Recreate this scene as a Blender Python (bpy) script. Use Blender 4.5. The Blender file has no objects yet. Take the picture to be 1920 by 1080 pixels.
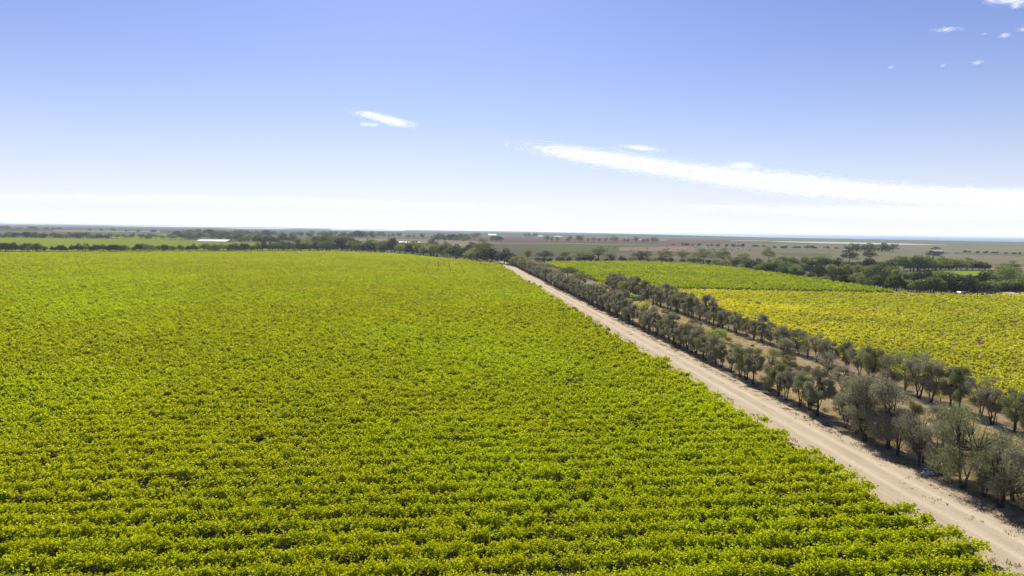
import bpy, math, random
import numpy as np

# ------------------------------------------------------------------ camera, sky, sun, exposure
CAM_H = 26.0
YAW, PITCH, ROLL = math.radians(6.0), math.radians(4.87), math.radians(0.85)
SUN_AZ, SUN_EL = math.radians(-2.0), math.radians(42.0)      # azimuth from +Y (along the road) towards +X
scene = bpy.context.scene
C = scene.collection

F = np.array([math.sin(YAW)*math.cos(PITCH), math.cos(YAW)*math.cos(PITCH), -math.sin(PITCH)])
Rv = np.cross(F, [0, 0, 1]); Rv /= np.linalg.norm(Rv); Uv = np.cross(Rv, F)
R2 = Rv*math.cos(ROLL)+Uv*math.sin(ROLL); U2 = -Rv*math.sin(ROLL)+Uv*math.cos(ROLL)
from mathutils import Matrix, Vector
cam_d = bpy.data.cameras.new("camera"); cam = bpy.data.objects.new("camera", cam_d); C.objects.link(cam)
cam_d.lens = 24.0; cam_d.sensor_width = 36.0; cam_d.clip_start = 0.5; cam_d.clip_end = 200000
M = Matrix(((R2[0], U2[0], -F[0], 0), (R2[1], U2[1], -F[1], 0), (R2[2], U2[2], -F[2], CAM_H), (0, 0, 0, 1)))
cam.matrix_world = M
scene.camera = cam

world = bpy.data.worlds.new("World"); scene.world = world; world.use_nodes = True
wn = world.node_tree.nodes; wl = world.node_tree.links; wn.clear()
sky = wn.new("ShaderNodeTexSky"); sky.sky_type = 'NISHITA'; sky.sun_disc = False
sky.sun_elevation = SUN_EL; sky.sun_rotation = SUN_AZ
sky.altitude = 20; sky.air_density = 1.0; sky.dust_density = 0.6; sky.ozone_density = 2.0
tint = wn.new("ShaderNodeMix"); tint.data_type = 'RGBA'; tint.blend_type = 'MULTIPLY'
tint.inputs[0].default_value = 1.0; tint.inputs[7].default_value = (0.67, 0.765, 1.20, 1)
bg = wn.new("ShaderNodeBackground"); bg.inputs[1].default_value = 0.055
wo = wn.new("ShaderNodeOutputWorld")
tc_ = wn.new("ShaderNodeTexCoord"); sx_ = wn.new("ShaderNodeSeparateXYZ"); wl.new(tc_.outputs["Generated"], sx_.inputs[0])
def wmath(op, a, b=None):
    x = wn.new("ShaderNodeMath"); x.operation = op
    for i, v in enumerate((a, b)):
        if v is None: continue
        if hasattr(v, "links"): wl.new(v, x.inputs[i])
        else: x.inputs[i].default_value = v
    return x.outputs[0]
hz = wmath('POWER', 2.71828, wmath('MULTIPLY', wmath('MAXIMUM', sx_.outputs[2], 0.0), -1/0.108))      # thicker air towards the horizon
air = wn.new("ShaderNodeMix"); air.data_type = 'RGBA'; air.inputs[7].default_value = (11.4, 11.7, 12.2, 1)
wl.new(hz, air.inputs[0])
wl.new(sky.outputs[0], tint.inputs[6]); wl.new(tint.outputs[2], air.inputs[6]); wl.new(air.outputs[2], bg.inputs[0]); wl.new(bg.outputs[0], wo.inputs[0])

sun_d = bpy.data.lights.new("sun", 'SUN'); sun_d.energy = 5.0; sun_d.angle = math.radians(0.53); sun_d.color = (1.0, 0.95, 0.87)
sun = bpy.data.objects.new("sun", sun_d); C.objects.link(sun)
sd = Vector((math.sin(SUN_AZ)*math.cos(SUN_EL), math.cos(SUN_AZ)*math.cos(SUN_EL), math.sin(SUN_EL)))
sun.rotation_euler = sd.to_track_quat('Z', 'Y').to_euler()

vs = scene.view_settings
vs.view_transform = 'Standard'; vs.look = 'None'; vs.exposure = 0.7; vs.gamma = 1.0; vs.use_curve_mapping = False
scene.cycles.volume_bounces = 0
scene.cycles.max_bounces = 8; scene.cycles.diffuse_bounces = 3; scene.cycles.transmission_bounces = 3
scene.cycles.transparent_max_bounces = 12

rng = np.random.default_rng(7)
random.seed(7)


def G(x, y, z=0.0):
    """point of the ground seen at pixel (x, y) of the 1920 wide photograph"""
    d = F+R2*(x-960)/1280.0-U2*(y-540)/1280.0
    if d[2] > -1e-4: d[2] = -1e-4
    t = (z-CAM_H)/d[2]
    return np.array([d[0]*t, d[1]*t, z])


def depth(p):
    return float(np.dot(np.array([p[0], p[1], 0.0])-np.array([0, 0, CAM_H]), F))


# ------------------------------------------------------------------ materials
def nodes(name):
    m = bpy.data.materials.new(name); m.use_nodes = True
    n = m.node_tree.nodes; n.clear()
    return m, n, m.node_tree.links


def noise(n, l, vec, scale, detail=4, rough=0.55, lo=0.3, hi=0.7, dist=0.0):
    t = n.new("ShaderNodeTexNoise"); t.inputs["Scale"].default_value = scale
    t.inputs["Detail"].default_value = detail; t.inputs["Roughness"].default_value = rough
    t.inputs["Distortion"].default_value = dist
    l.new(vec, t.inputs["Vector"])
    r = n.new("ShaderNodeMapRange"); r.inputs[1].default_value = lo; r.inputs[2].default_value = hi
    l.new(t.outputs[0], r.inputs[0])
    return r.outputs[0]


def mixc(n, l, fac, a, b, blend='MIX'):
    x = n.new("ShaderNodeMix"); x.data_type = 'RGBA'; x.blend_type = blend
    for s, v in ((0, fac), (6, a), (7, b)):
        if hasattr(v, "links"): l.new(v, x.inputs[s])
        elif isinstance(v, (int, float)): x.inputs[s].default_value = v
        else: x.inputs[s].default_value = (*v, 1)
    return x.outputs[2]


def mathn(n, l, op, a, b=None, clamp=False):
    x = n.new("ShaderNodeMath"); x.operation = op; x.use_clamp = clamp
    for i, v in enumerate((a, b)):
        if v is None: continue
        if hasattr(v, "links"): l.new(v, x.inputs[i])
        else: x.inputs[i].default_value = v
    return x.outputs[0]


def stretched(n, l, sx, sy, sz=1.0, rot=0.0):
    g = n.new("ShaderNodeNewGeometry"); m = n.new("ShaderNodeMapping")
    m.inputs["Scale"].default_value = (sx, sy, sz); m.inputs["Rotation"].default_value = (0, 0, rot)
    l.new(g.outputs["Position"], m.inputs[0])
    return m.outputs[0]


def leaf_mat(name, c1, c2, c3=None, trans=0.4, patch=0.03, gloss=0.06, c4=None, patch2=0.012, tmul=(1.2, 1.15, 0.6)):
    m, n, l = nodes(name)
    a = n.new("ShaderNodeAttribute"); a.attribute_name = "rnd"
    col = mixc(n, l, a.outputs["Fac"], c1, c2)
    g = n.new("ShaderNodeNewGeometry")
    if c3: col = mixc(n, l, noise(n, l, g.outputs["Position"], patch, 5, 0.65, 0.46, 0.68), col, c3)
    if c4: col = mixc(n, l, noise(n, l, g.outputs["Position"], patch2, 3, 0.6, 0.47, 0.66), col, c4)
    d = n.new("ShaderNodeBsdfDiffuse"); t = n.new("ShaderNodeBsdfTranslucent")
    l.new(col, d.inputs[0])
    l.new(mixc(n, l, 1.0, col, tmul, 'MULTIPLY'), t.inputs[0])
    ms = n.new("ShaderNodeMixShader"); ms.inputs[0].default_value = trans
    l.new(d.outputs[0], ms.inputs[1]); l.new(t.outputs[0], ms.inputs[2])
    gl = n.new("ShaderNodeBsdfGlossy"); gl.inputs["Roughness"].default_value = 0.45
    gl.inputs[0].default_value = (0.9, 0.9, 0.9, 1)
    m2 = n.new("ShaderNodeMixShader"); m2.inputs[0].default_value = gloss
    l.new(ms.outputs[0], m2.inputs[1]); l.new(gl.outputs[0], m2.inputs[2])
    o = n.new("ShaderNodeOutputMaterial"); l.new(m2.outputs[0], o.inputs[0])
    return m


def ground_mat(name, c1, c2, c3=None, s1=0.05, s2=1.2, rows=None, sx=1.0, sy=1.0, bump=0.0):
    """dry earth or short growth: big patches, fine grain, optional drill or vine rows (spacing, angle, colour, strength)"""
    m, n, l = nodes(name)
    v = stretched(n, l, sx, sy)
    g = n.new("ShaderNodeNewGeometry")
    wm = lambda c_: (min(0.85, c_[0]*1.05), c_[1]*0.98, c_[2]*0.78)
    c1, c2 = wm(c1), wm(c2); c3 = wm(c3) if c3 else None
    col = mixc(n, l, noise(n, l, v, s1, 6, 0.6), c1, c2)
    if c3: col = mixc(n, l, noise(n, l, v, s1*3.3, 5, 0.65, 0.5, 0.72), col, c3)
    gr = noise(n, l, g.outputs["Position"], s2, 6, 0.75, 0.2, 0.8)
    col = mixc(n, l, mathn(n, l, 'MULTIPLY', gr, 0.32), col, (0.4*c1[0], 0.4*c1[1], 0.4*c1[2]))
    if rows:
        sp, ang, rc, st = rows
        rv = stretched(n, l, 1, 1, 1, ang)
        w = n.new("ShaderNodeTexWave"); w.wave_type = 'BANDS'; w.bands_direction = 'X'
        w.inputs["Scale"].default_value = 0.314/sp; w.inputs["Distortion"].default_value = 0.6
        l.new(rv, w.inputs[0])
        col = mixc(n, l, mathn(n, l, 'MULTIPLY', w.outputs["Fac"], st), col, rc)
    p = n.new("ShaderNodeBsdfDiffuse"); p.inputs["Roughness"].default_value = 0.8
    l.new(col, p.inputs[0])
    if bump:
        b = n.new("ShaderNodeBump"); b.inputs["Distance"].default_value = bump; b.inputs["Strength"].default_value = 1
        l.new(gr, b.inputs["Height"]); l.new(b.outputs[0], p.inputs["Normal"])
    o = n.new("ShaderNodeOutputMaterial"); l.new(p.outputs[0], o.inputs[0])
    return m


def plain(name, c, rough=0.6, metal=0.0, var=0.25, scale=3.0, spec=0.4):
    m, n, l = nodes(name)
    p = n.new("ShaderNodeBsdfPrincipled"); tc = n.new("ShaderNodeTexCoord")
    f = noise(n, l, tc.outputs["Object"], scale, 5, 0.6)
    l.new(mixc(n, l, f, c, tuple(x*(1-var) for x in c)), p.inputs["Base Color"])
    p.inputs["Roughness"].default_value = rough; p.inputs["Metallic"].default_value = metal
    p.inputs["Specular IOR Level"].default_value = spec
    o = n.new("ShaderNodeOutputMaterial"); l.new(p.outputs[0], o.inputs[0])
    return m


MAT = {}
MAT['vine'] = leaf_mat("vine_leaf", (0.24, 0.305, 0.0), (0.67, 0.69, 0.001), (0.54, 0.56, 0.001), 0.35, 0.035, 0.006, (0.50, 0.60, 0.0), 0.011, (1.25, 1.2, 0.2))
MAT['yellow_vine'] = leaf_mat("yellow_vine_leaf", (0.44, 0.46, 0.022), (0.64, 0.645, 0.033), (0.42, 0.47, 0.022), 0.45, 0.03, 0.012, (0.74, 0.71, 0.025), 0.014)
MAT['green_vine'] = leaf_mat("green_vine_leaf", (0.21, 0.30, 0.0), (0.42, 0.50, 0.001), (0.46, 0.52, 0.001), 0.5, 0.03, 0.012)
MAT['wood'] = plain("weathered_wood", (0.10, 0.075, 0.055), 0.9)
MAT['bark'] = plain("dark_bark", (0.060, 0.048, 0.040), 0.95, var=0.5)
MAT['pale_bark'] = plain("pale_bark", (0.17, 0.145, 0.12), 0.9, var=0.5)
MAT['needle'] = leaf_mat("olive_grey_needles", (0.145, 0.14, 0.095), (0.36, 0.34, 0.25), (0.26, 0.235, 0.175), 0.34, 0.25, 0.025, tmul=(1.1, 1.1, 0.8))
MAT['needle_green'] = leaf_mat("grey_green_needles", (0.11, 0.13, 0.05), (0.28, 0.30, 0.135), (0.20, 0.20, 0.11), 0.34, 0.25, 0.025, tmul=(1.1, 1.1, 0.8))
MAT['gum_leaf'] = leaf_mat("gum_leaves", (0.075, 0.11, 0.035), (0.21, 0.25, 0.08), (0.19, 0.21, 0.09), 0.3, 0.06, 0.015)
MAT['gum_pale'] = leaf_mat("pale_gum_leaves", (0.13, 0.165, 0.055), (0.30, 0.33, 0.12), (0.24, 0.26, 0.13), 0.35, 0.06, 0.015)
MAT['dark_leaf'] = leaf_mat("dark_evergreen_leaves", (0.032, 0.046, 0.020), (0.085, 0.105, 0.040), (0.065, 0.07, 0.04), 0.2, 0.06, 0.015)
MAT['bright_leaf'] = leaf_mat("bright_green_leaves", (0.16, 0.24, 0.015), (0.32, 0.38, 0.025), None, 0.4, 0.1, 0.05)
MAT['yellow_leaf'] = leaf_mat("yellow_green_leaves", (0.34, 0.38, 0.03), (0.55, 0.54, 0.06), None, 0.4, 0.1, 0.05)
MAT['twig'] = leaf_mat("dry_twigs", (0.13, 0.105, 0.075), (0.22, 0.19, 0.14), None, 0.15, 0.1, 0.0)
MAT['straw'] = leaf_mat("dry_straw", (0.50, 0.41, 0.24), (0.70, 0.58, 0.36), (0.36, 0.33, 0.17), 0.35, 0.2, 0.0)
MAT['weed'] = leaf_mat("green_weed", (0.16, 0.17, 0.04), (0.26, 0.25, 0.08), None, 0.3, 0.2, 0.0)


# ------------------------------------------------------------------ object helpers
def tag(o, label=None, cat=None, group=None, kind=None):
    if label: o["label"] = label
    if cat: o["category"] = cat
    if group: o["group"] = group
    if kind: o["kind"] = kind
    return o


def link(name, data, parent=None, loc=None):
    o = bpy.data.objects.new(name, data); C.objects.link(o)
    if parent: o.parent = parent
    if loc is not None: o.location = loc
    return o


def quads_mesh(name, V, mat, rnd=None):
    """V: (n,4,3) corner array -> mesh with a per-face value"""
    n = len(V); me = bpy.data.meshes.new(name)
    me.vertices.add(n*4); me.loops.add(n*4); me.polygons.add(n)
    me.vertices.foreach_set("co", V.reshape(-1).astype(np.float32))
    me.loops.foreach_set("vertex_index", np.arange(n*4, dtype=np.int32))
    me.polygons.foreach_set("loop_start", np.arange(0, n*4, 4, dtype=np.int32))
    me.update(calc_edges=True)
    at = me.attributes.new("rnd", 'FLOAT', 'FACE')
    at.data.foreach_set("value", (rng.random(n) if rnd is None else rnd).astype(np.float32))
    me.materials.append(mat)
    return me


class MB:
    """collects polygons for one mesh"""
    def __init__(s): s.v = []; s.f = []; s.m = []
    def add(s, vs_, fs, mi=0):
        b = len(s.v); s.v += [tuple(map(float, p)) for p in vs_]; s.f += [tuple(i+b for i in q) for q in fs]; s.m += [mi]*len(fs)
    def box(s, x0, x1, y0, y1, z0, z1, mi=0, taper=0.0):
        t = taper
        s.add([(x0, y0, z0), (x1, y0, z0), (x1, y1, z0), (x0, y1, z0), (x0+t, y0+t, z1), (x1-t, y0+t, z1), (x1-t, y1-t, z1), (x0+t, y1-t, z1)],
              [(3, 2, 1, 0), (4, 5, 6, 7), (0, 1, 5, 4), (1, 2, 6, 5), (2, 3, 7, 6), (3, 0, 4, 7)], mi)
    def prism(s, prof, y0, y1, mi=0):
        """profile in x-z, extruded along y"""
        k = len(prof)
        s.add([(x, y0, z) for x, z in prof]+[(x, y1, z) for x, z in prof],
              [tuple(range(k)), tuple(range(2*k-1, k-1, -1))]+[(i, i+k, (i+1) % k+k, (i+1) % k) for i in range(k)], mi)
    def tube(s, path, radii, sides=5, mi=0, cap=True):
        path = [np.array(p, float) for p in path]; rings = []
        for i, p in enumerate(path):
            d = path[min(i+1, len(path)-1)]-path[max(i-1, 0)]
            d = d/(np.linalg.norm(d)+1e-9)
            a = np.cross(d, [0.3, 0.9, 0.2]); a /= np.linalg.norm(a)+1e-9; b = np.cross(d, a)
            rings.append([p+radii[i]*(a*math.cos(t)+b*math.sin(t)) for t in np.arange(sides)*2*math.pi/sides])
        vv = [q for r in rings for q in r]; ff = []
        for i in range(len(path)-1):
            for j in range(sides):
                k = (j+1) % sides
                ff.append((i*sides+j, i*sides+k, (i+1)*sides+k, (i+1)*sides+j))
        if cap: ff += [tuple(range(sides))[::-1], tuple((len(path)-1)*sides+j for j in range(sides))]
        s.add(vv, ff, mi)
    def cyl(s, p0, p1, r, sides=14, mi=0): s.tube([p0, p1], [r, r], sides, mi)
    def mesh(s, name, *mats, smooth=False):
        me = bpy.data.meshes.new(name); me.from_pydata(s.v, [], s.f); me.update()
        for m in mats: me.materials.append(m)
        me.polygons.foreach_set("material_index", np.array(s.m, dtype=np.int32))
        if smooth: me.polygons.foreach_set("use_smooth", np.ones(len(s.f), dtype=bool))
        return me


def sheet(name, pts, z, mat, label=None):
    """flat ground sheet from world points"""
    me = bpy.data.meshes.new(name)
    me.from_pydata([(float(p[0]), float(p[1]), z) for p in pts], [], [tuple(range(len(pts)))])
    me.update()
    if me.polygons[0].normal.z < 0: me.flip_normals()
    me.materials.append(mat)
    o = link(name, me); o["kind"] = "structure"
    if label: o["label"] = label
    return o


def px(poly): return [G(x, y) for x, y in poly]


# ------------------------------------------------------------------ ground, fields, sea
MAT['ground'] = ground_mat("dry_plain", (0.28, 0.275, 0.19), (0.21, 0.225, 0.145), (0.31, 0.28, 0.20), 0.004, 0.06, sx=1, sy=0.45)
S = 60000
sheet("ground", [(-S, -S), (S, -S), (S, S), (-S, S)], 0.0, MAT['ground'])

# soil under the big vineyard
left_field = [(-700, 20), (43.4, 20), (41.8, 500), (38, 506), (14, 562), (-44, 678), (-100, 712), (-120, 708), (-353, 602), (-700, 470)]
sheet("vineyard_soil", left_field, 0.004, ground_mat("vineyard_soil", (0.085, 0.07, 0.05), (0.07, 0.06, 0.035), (0.15, 0.125, 0.095), 0.2, 2.0, bump=0.05))
# dry strip that carries the road, the two windbreak rows and the farm track
MAT['straw_ground'] = ground_mat("straw_ground", (0.58, 0.48, 0.35), (0.44, 0.365, 0.265), (0.64, 0.54, 0.39), 0.10, 2.2, bump=0.04)
MAT['verge'] = ground_mat("dry_verge", (0.39, 0.32, 0.235), (0.27, 0.22, 0.155), (0.46, 0.38, 0.27), 0.10, 2.2, bump=0.04)
sheet("dry_verge", [(41.8, 20), (95, 20), (95, 545), (100, 590), (60, 600), (20, 560), (41.8, 500)], 0.004, MAT['verge'])
sheet("field_soil", [(83, 20), (420, 20), (420, 276), (200, 278), (83, 299)], 0.008, ground_mat("field_soil", (0.30, 0.22, 0.15), (0.22, 0.17, 0.11), (0.34, 0.27, 0.18), 0.08, 1.5))
sheet("slope_soil", [(80, 301), (196, 283), (198, 266), (217, 346), (220, 462), (195, 537), (168, 559), (97, 542), (80, 528)], 0.012, ground_mat("slope_soil", (0.13, 0.12, 0.06), (0.16, 0.13, 0.08), None, 0.08, 1.5))


def road_mat():
    m, n, l = nodes("packed_dirt")
    g = n.new("ShaderNodeNewGeometry"); sp = n.new("ShaderNodeSeparateXYZ"); l.new(g.outputs["Position"], sp.inputs[0])
    v = stretched(n, l, 1.0, 0.28)
    base = mixc(n, l, noise(n, l, v, 0.55, 6, 0.65), (0.50, 0.41, 0.29), (0.40, 0.325, 0.225))
    wob = noise(n, l, v, 0.35, 3, 0.6, 0.0, 1.0)
    xx = mathn(n, l, 'ADD', sp.outputs[0], mathn(n, l, 'MULTIPLY', wob, 1.0))
    for cx, w in ((47.5, 0.75), (50.1, 0.8)):
        d = mathn(n, l, 'ABSOLUTE', mathn(n, l, 'SUBTRACT', xx, cx+0.1))
        k = mathn(n, l, 'SUBTRACT', 1.0, mathn(n, l, 'DIVIDE', d, w), True)
        base = mixc(n, l, mathn(n, l, 'MULTIPLY', k, 0.75), base, (0.60, 0.505, 0.36))
    edge = mathn(n, l, 'ABSOLUTE', mathn(n, l, 'SUBTRACT', xx, 48.7))
    e = mathn(n, l, 'DIVIDE', mathn(n, l, 'SUBTRACT', edge, 3.1), 1.3, True)
    e = mathn(n, l, 'MULTIPLY', e, 0.85)
    base = mixc(n, l, e, base, (0.43, 0.34, 0.20))
    gr = noise(n, l, g.outputs["Position"], 3.0, 6, 0.8, 0.25, 0.8)
    st = noise(n, l, stretched(n, l, 2.2, 0.06), 1.0, 5, 0.7, 0.35, 0.7)
    base = mixc(n, l, mathn(n, l, 'MULTIPLY', st, 0.35), base, (0.30, 0.235, 0.145))
    base = mixc(n, l, mathn(n, l, 'MULTIPLY', gr, 0.28), base, (0.16, 0.125, 0.085))
    p = n.new("ShaderNodeBsdfDiffuse"); l.new(base, p.inputs[0])
    b = n.new("ShaderNodeBump"); b.inputs["Distance"].default_value = 0.05; l.new(gr, b.inputs["Height"]); l.new(b.outputs[0], p.inputs["Normal"])
    o = n.new("ShaderNodeOutputMaterial"); l.new(p.outputs[0], o.inputs[0])
    return m


def ribbon(name, cx0, cx1, y0, y1, z, mat, jit, step=2.0, end=None):
    """long strip along Y with worn, uneven edges"""
    me = bpy.data.meshes.new(name); ys = np.arange(y0, y1+0.1, step); k = len(ys)
    a = cx0+np.convolve(rng.normal(0, jit, k+6), np.ones(7)/4, 'valid')[:k]
    b = cx1+np.convolve(rng.normal(0, jit, k+6), np.ones(7)/4, 'valid')[:k]
    vv = [(a[i], ys[i], z) for i in range(k)]+[(b[i], ys[i], z) for i in range(k)]
    me.from_pydata(vv, [], [(i, i+k, i+k+1, i+1) for i in range(k-1)]); me.update(); me.materials.append(mat)
    o = link(name, me); o["kind"] = "structure"; return o


ribbon("dirt_road", 43.4, 52.6, 20, 552, 0.012, road_mat(), 0.28)
ribbon("straw_strip", 55.6, 78.4, 20, 400, 0.008, MAT['straw_ground'], 0.75)
ribbon("farm_track", 78.2, 81.8, 40, 330, 0.012, ground_mat("track_dirt", (0.47, 0.38, 0.27), (0.40, 0.32, 0.22), (0.52, 0.43, 0.31), 0.3, 2.0), 0.3)
sheet("sand_clearing", px([(986, 497), (998, 493), (1012, 497), (1016, 503), (1002, 506), (990, 503)]), 0.02, ground_mat("pale_sand", (0.52, 0.42, 0.27), (0.46, 0.36, 0.22), None, 0.3, 2.0))
sheet("sand_clearing", px([(1095, 533), (1120, 530), (1150, 545), (1150, 560), (1118, 553)]), 0.02, MAT['verge'])

FM = {
    'brown': ground_mat("ploughed_brown", (0.257, 0.169, 0.135), (0.311, 0.209, 0.169), (0.216, 0.162, 0.135), 0.01, 0.1),
    'tan': ground_mat("stubble_tan", (0.55, 0.44, 0.29), (0.405, 0.338, 0.223), (0.365, 0.317, 0.216), 0.01, 0.1),
    'pink': ground_mat("pinkish_stubble", (0.52, 0.36, 0.27), (0.44, 0.33, 0.23), (0.55, 0.42, 0.31), 0.015, 0.12, rows=(18, 0.5, (0.30, 0.23, 0.17), 0.35)),
    'green': ground_mat("irrigated_green", (0.17, 0.27, 0.10), (0.22, 0.27, 0.13), (0.27, 0.26, 0.15), 0.01, 0.1),
    'grey': ground_mat("grey_green_pasture", (0.209, 0.223, 0.142), (0.257, 0.243, 0.169), (0.189, 0.203, 0.121), 0.012, 0.1),
    'taupe': ground_mat("taupe_pasture", (0.34, 0.315, 0.235), (0.25, 0.255, 0.175), (0.36, 0.305, 0.235), 0.006, 0.08, sy=0.5),
    'salt': ground_mat("salt_flat", (0.88, 0.86, 0.82), (0.78, 0.75, 0.70), None, 0.004, 0.05),
    'scrub': ground_mat("dark_scrubland", (0.101, 0.121, 0.081), (0.149, 0.155, 0.101), (0.203, 0.189, 0.135), 0.003, 0.03, sy=0.35),
    'lime': ground_mat("far_vineyard_green", (0.365, 0.466, 0.047), (0.446, 0.513, 0.054), (0.324, 0.405, 0.054), 0.008, 0.15, rows=(3.0, 0.2, (0.243, 0.338, 0.041), 0.4)),
    'mauve': ground_mat("mauve_fallow", (0.257, 0.223, 0.203), (0.230, 0.216, 0.176), None, 0.006, 0.08),
}
fields = [  # (name, material, height, outline as it lies on the plain)
    ("scrubland", 'scrub', 0.05, [(-150, 419.5), (300, 423), (700, 429.5), (960, 434), (1400, 444), (1400, 445.6), (960, 441), (480, 436), (200, 436), (-150, 430)]),
    ("coastal_scrub", 'scrub', 0.05, [(1380, 444.0), (1740, 451.3), (2050, 456), (2050, 457), (1740, 452.3), (1380, 445.3)]),
    ("coastal_pasture", 'green', 0.10, [(1440, 446.4), (1740, 452.4), (2050, 457.2), (2050, 459.5), (1740, 456), (1480, 450)]),
    ("fallow_field", 'mauve', 0.07, [(-60, 433), (120, 432.5), (290, 437), (290, 441), (60, 441), (-60, 438)]),
    ("stubble_field", 'tan', 0.09, [(100, 431.5), (300, 433), (300, 435.5), (100, 433.6)]),
    ("far_green_field", 'lime', 0.09, [(180, 441), (330, 439), (345, 448), (230, 449)]),
    ("ploughed_field", 'brown', 0.06, [(860, 443), (1180, 447), (1400, 451), (1400, 458), (1260, 458.5), (1060, 455.5), (880, 455)]),
    ("pale_paddock", 'tan', 0.05, [(600, 446), (860, 450), (940, 456), (900, 463), (760, 458), (600, 452)]),
    ("pale_paddock", 'tan', 0.10, [(880, 455.2), (1060, 455.7), (1230, 459.5), (1230, 460.2), (1060, 456.8), (880, 456.6)]),
    ("grey_paddock", 'grey', 0.05, [(880, 457), (1080, 458), (1200, 460), (1190, 472), (1080, 480), (1000, 486), (900, 480)]),
    ("green_paddock", 'green', 0.10, [(1010, 457.6), (1220, 459.5), (1240, 463), (1160, 468), (1040, 468), (985, 463)]),
    ("bare_paddock", 'pink', 0.12, [(1160, 463.5), (1330, 462), (1440, 466), (1420, 471), (1300, 472), (1160, 470)]),
    ("brown_strip", 'brown', 0.12, [(1330, 450), (1760, 459), (1760, 459.8), (1330, 451)]),
    ("brown_strip", 'brown', 0.12, [(1720, 462.2), (2050, 468.5), (2050, 470.5), (1720, 463.4)]),
    ("salt_flat", 'salt', 0.14, [(1440, 452.2), (1560, 453.6), (1700, 456.8), (1780, 459.6), (1660, 458.6), (1540, 456.3), (1460, 453.7)]),
    ("salt_flat", 'salt', 0.14, [(1370, 451.1), (1440, 451.2), (1440, 451.9), (1370, 451.7)]),
    ("taupe_paddock", 'taupe', 0.06, [(1300, 458), (1500, 457.5), (1760, 461), (2050, 465), (2050, 500), (1750, 492), (1500, 492), (1320, 482)]),
    ("grey_paddock", 'grey', 0.10, [(1450, 474), (1560, 476), (1560, 484), (1470, 480)]),
    ("grey_paddock", 'grey', 0.10, [(1790, 473), (2050, 479), (2050, 486), (1900, 479), (1790, 477)]),
    ("vineyard_beyond_the_hedge", 'lime', 0.05, [(-80, 445.5), (310, 449), (480, 454.5), (590, 461), (640, 470), (560, 471), (-80, 471.5)]),
    ("green_opening", 'lime', 0.06, [(596, 463), (640, 466), (640, 471), (600, 471)]),
    ("small_vineyard", 'lime', 0.06, [(1740, 508), (1870, 509), (1880, 518), (1830, 519), (1760, 514)]),
    ("small_vineyard", 'lime', 0.06, [(1895, 516), (2050, 520), (2050, 533), (1898, 526)]),
    ("reed_patch", 'pink', 0.07, [(1850, 500), (1925, 501), (1925, 508), (1860, 508)]),
    ("yard_ground", 'tan', 0.05, [(1560, 531), (1700, 549), (1960, 549), (1960, 560), (1715, 556)]),
]
for i, (nm, mk, z, poly) in enumerate(fields):
    sheet(nm, px(poly), 0.04+0.012*i, FM[mk])

m, n, l = nodes("sea_water")
p = n.new("ShaderNodeBsdfPrincipled"); p.inputs["Base Color"].default_value = (0.10, 0.17, 0.27, 1)
p.inputs["Roughness"].default_value = 0.42; p.inputs["Specular IOR Level"].default_value = 0.6
gv = stretched(n, l, 0.02, 0.01); b = n.new("ShaderNodeBump"); b.inputs["Distance"].default_value = 0.6
l.new(noise(n, l, gv, 1.0, 5, 0.6), b.inputs["Height"]); l.new(b.outputs[0], p.inputs["Normal"])
o = n.new("ShaderNodeOutputMaterial"); l.new(p.outputs[0], o.inputs[0]); MAT['sea'] = m
sea_near = [(-160, 416.6), (0, 418.2), (200, 421.3), (330, 422.6), (480, 425.4), (620, 428.2), (800, 431.3), (960, 433.5), (1200, 438.6), (1440, 445.6), (1740, 450.6), (1920, 454.3), (2080, 456.6)]
sheet("sea", px(sea_near)+[G(2080, 450)*6, G(-160, 416.2)*8], 0.6, MAT['sea'])
lag = [[(-100, 420.2), (60, 419.0), (90, 420.0), (-100, 421.3)], [(200, 423.1), (420, 424.4), (460, 426.3), (330, 425.6), (220, 424.3)], [(420, 427.6), (520, 428.2), (560, 429.5), (440, 428.6)], [(620, 430.3), (760, 432), (760, 432.6), (620, 431.2)]]
for q in lag: sheet("lagoon", px(q), 0.6, MAT['sea'])
# low spit of land out on the water
sheet("spit", px([(150, 419.8), (640, 427.0), (640, 427.35), (150, 420.15)]), 0.9, FM['scrub'])
sheet("spit", px([(820, 431.5), (1010, 434.2), (1010, 434.5), (820, 431.8)]), 0.9, FM['scrub'])


# ------------------------------------------------------------------ vine rows
def smooth_noise(n, step_m, L):
    k = max(4, int(L/step_m)+3); v = rng.random(k)
    return lambda s: np.interp(s, np.linspace(0, L, k), v)


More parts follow.
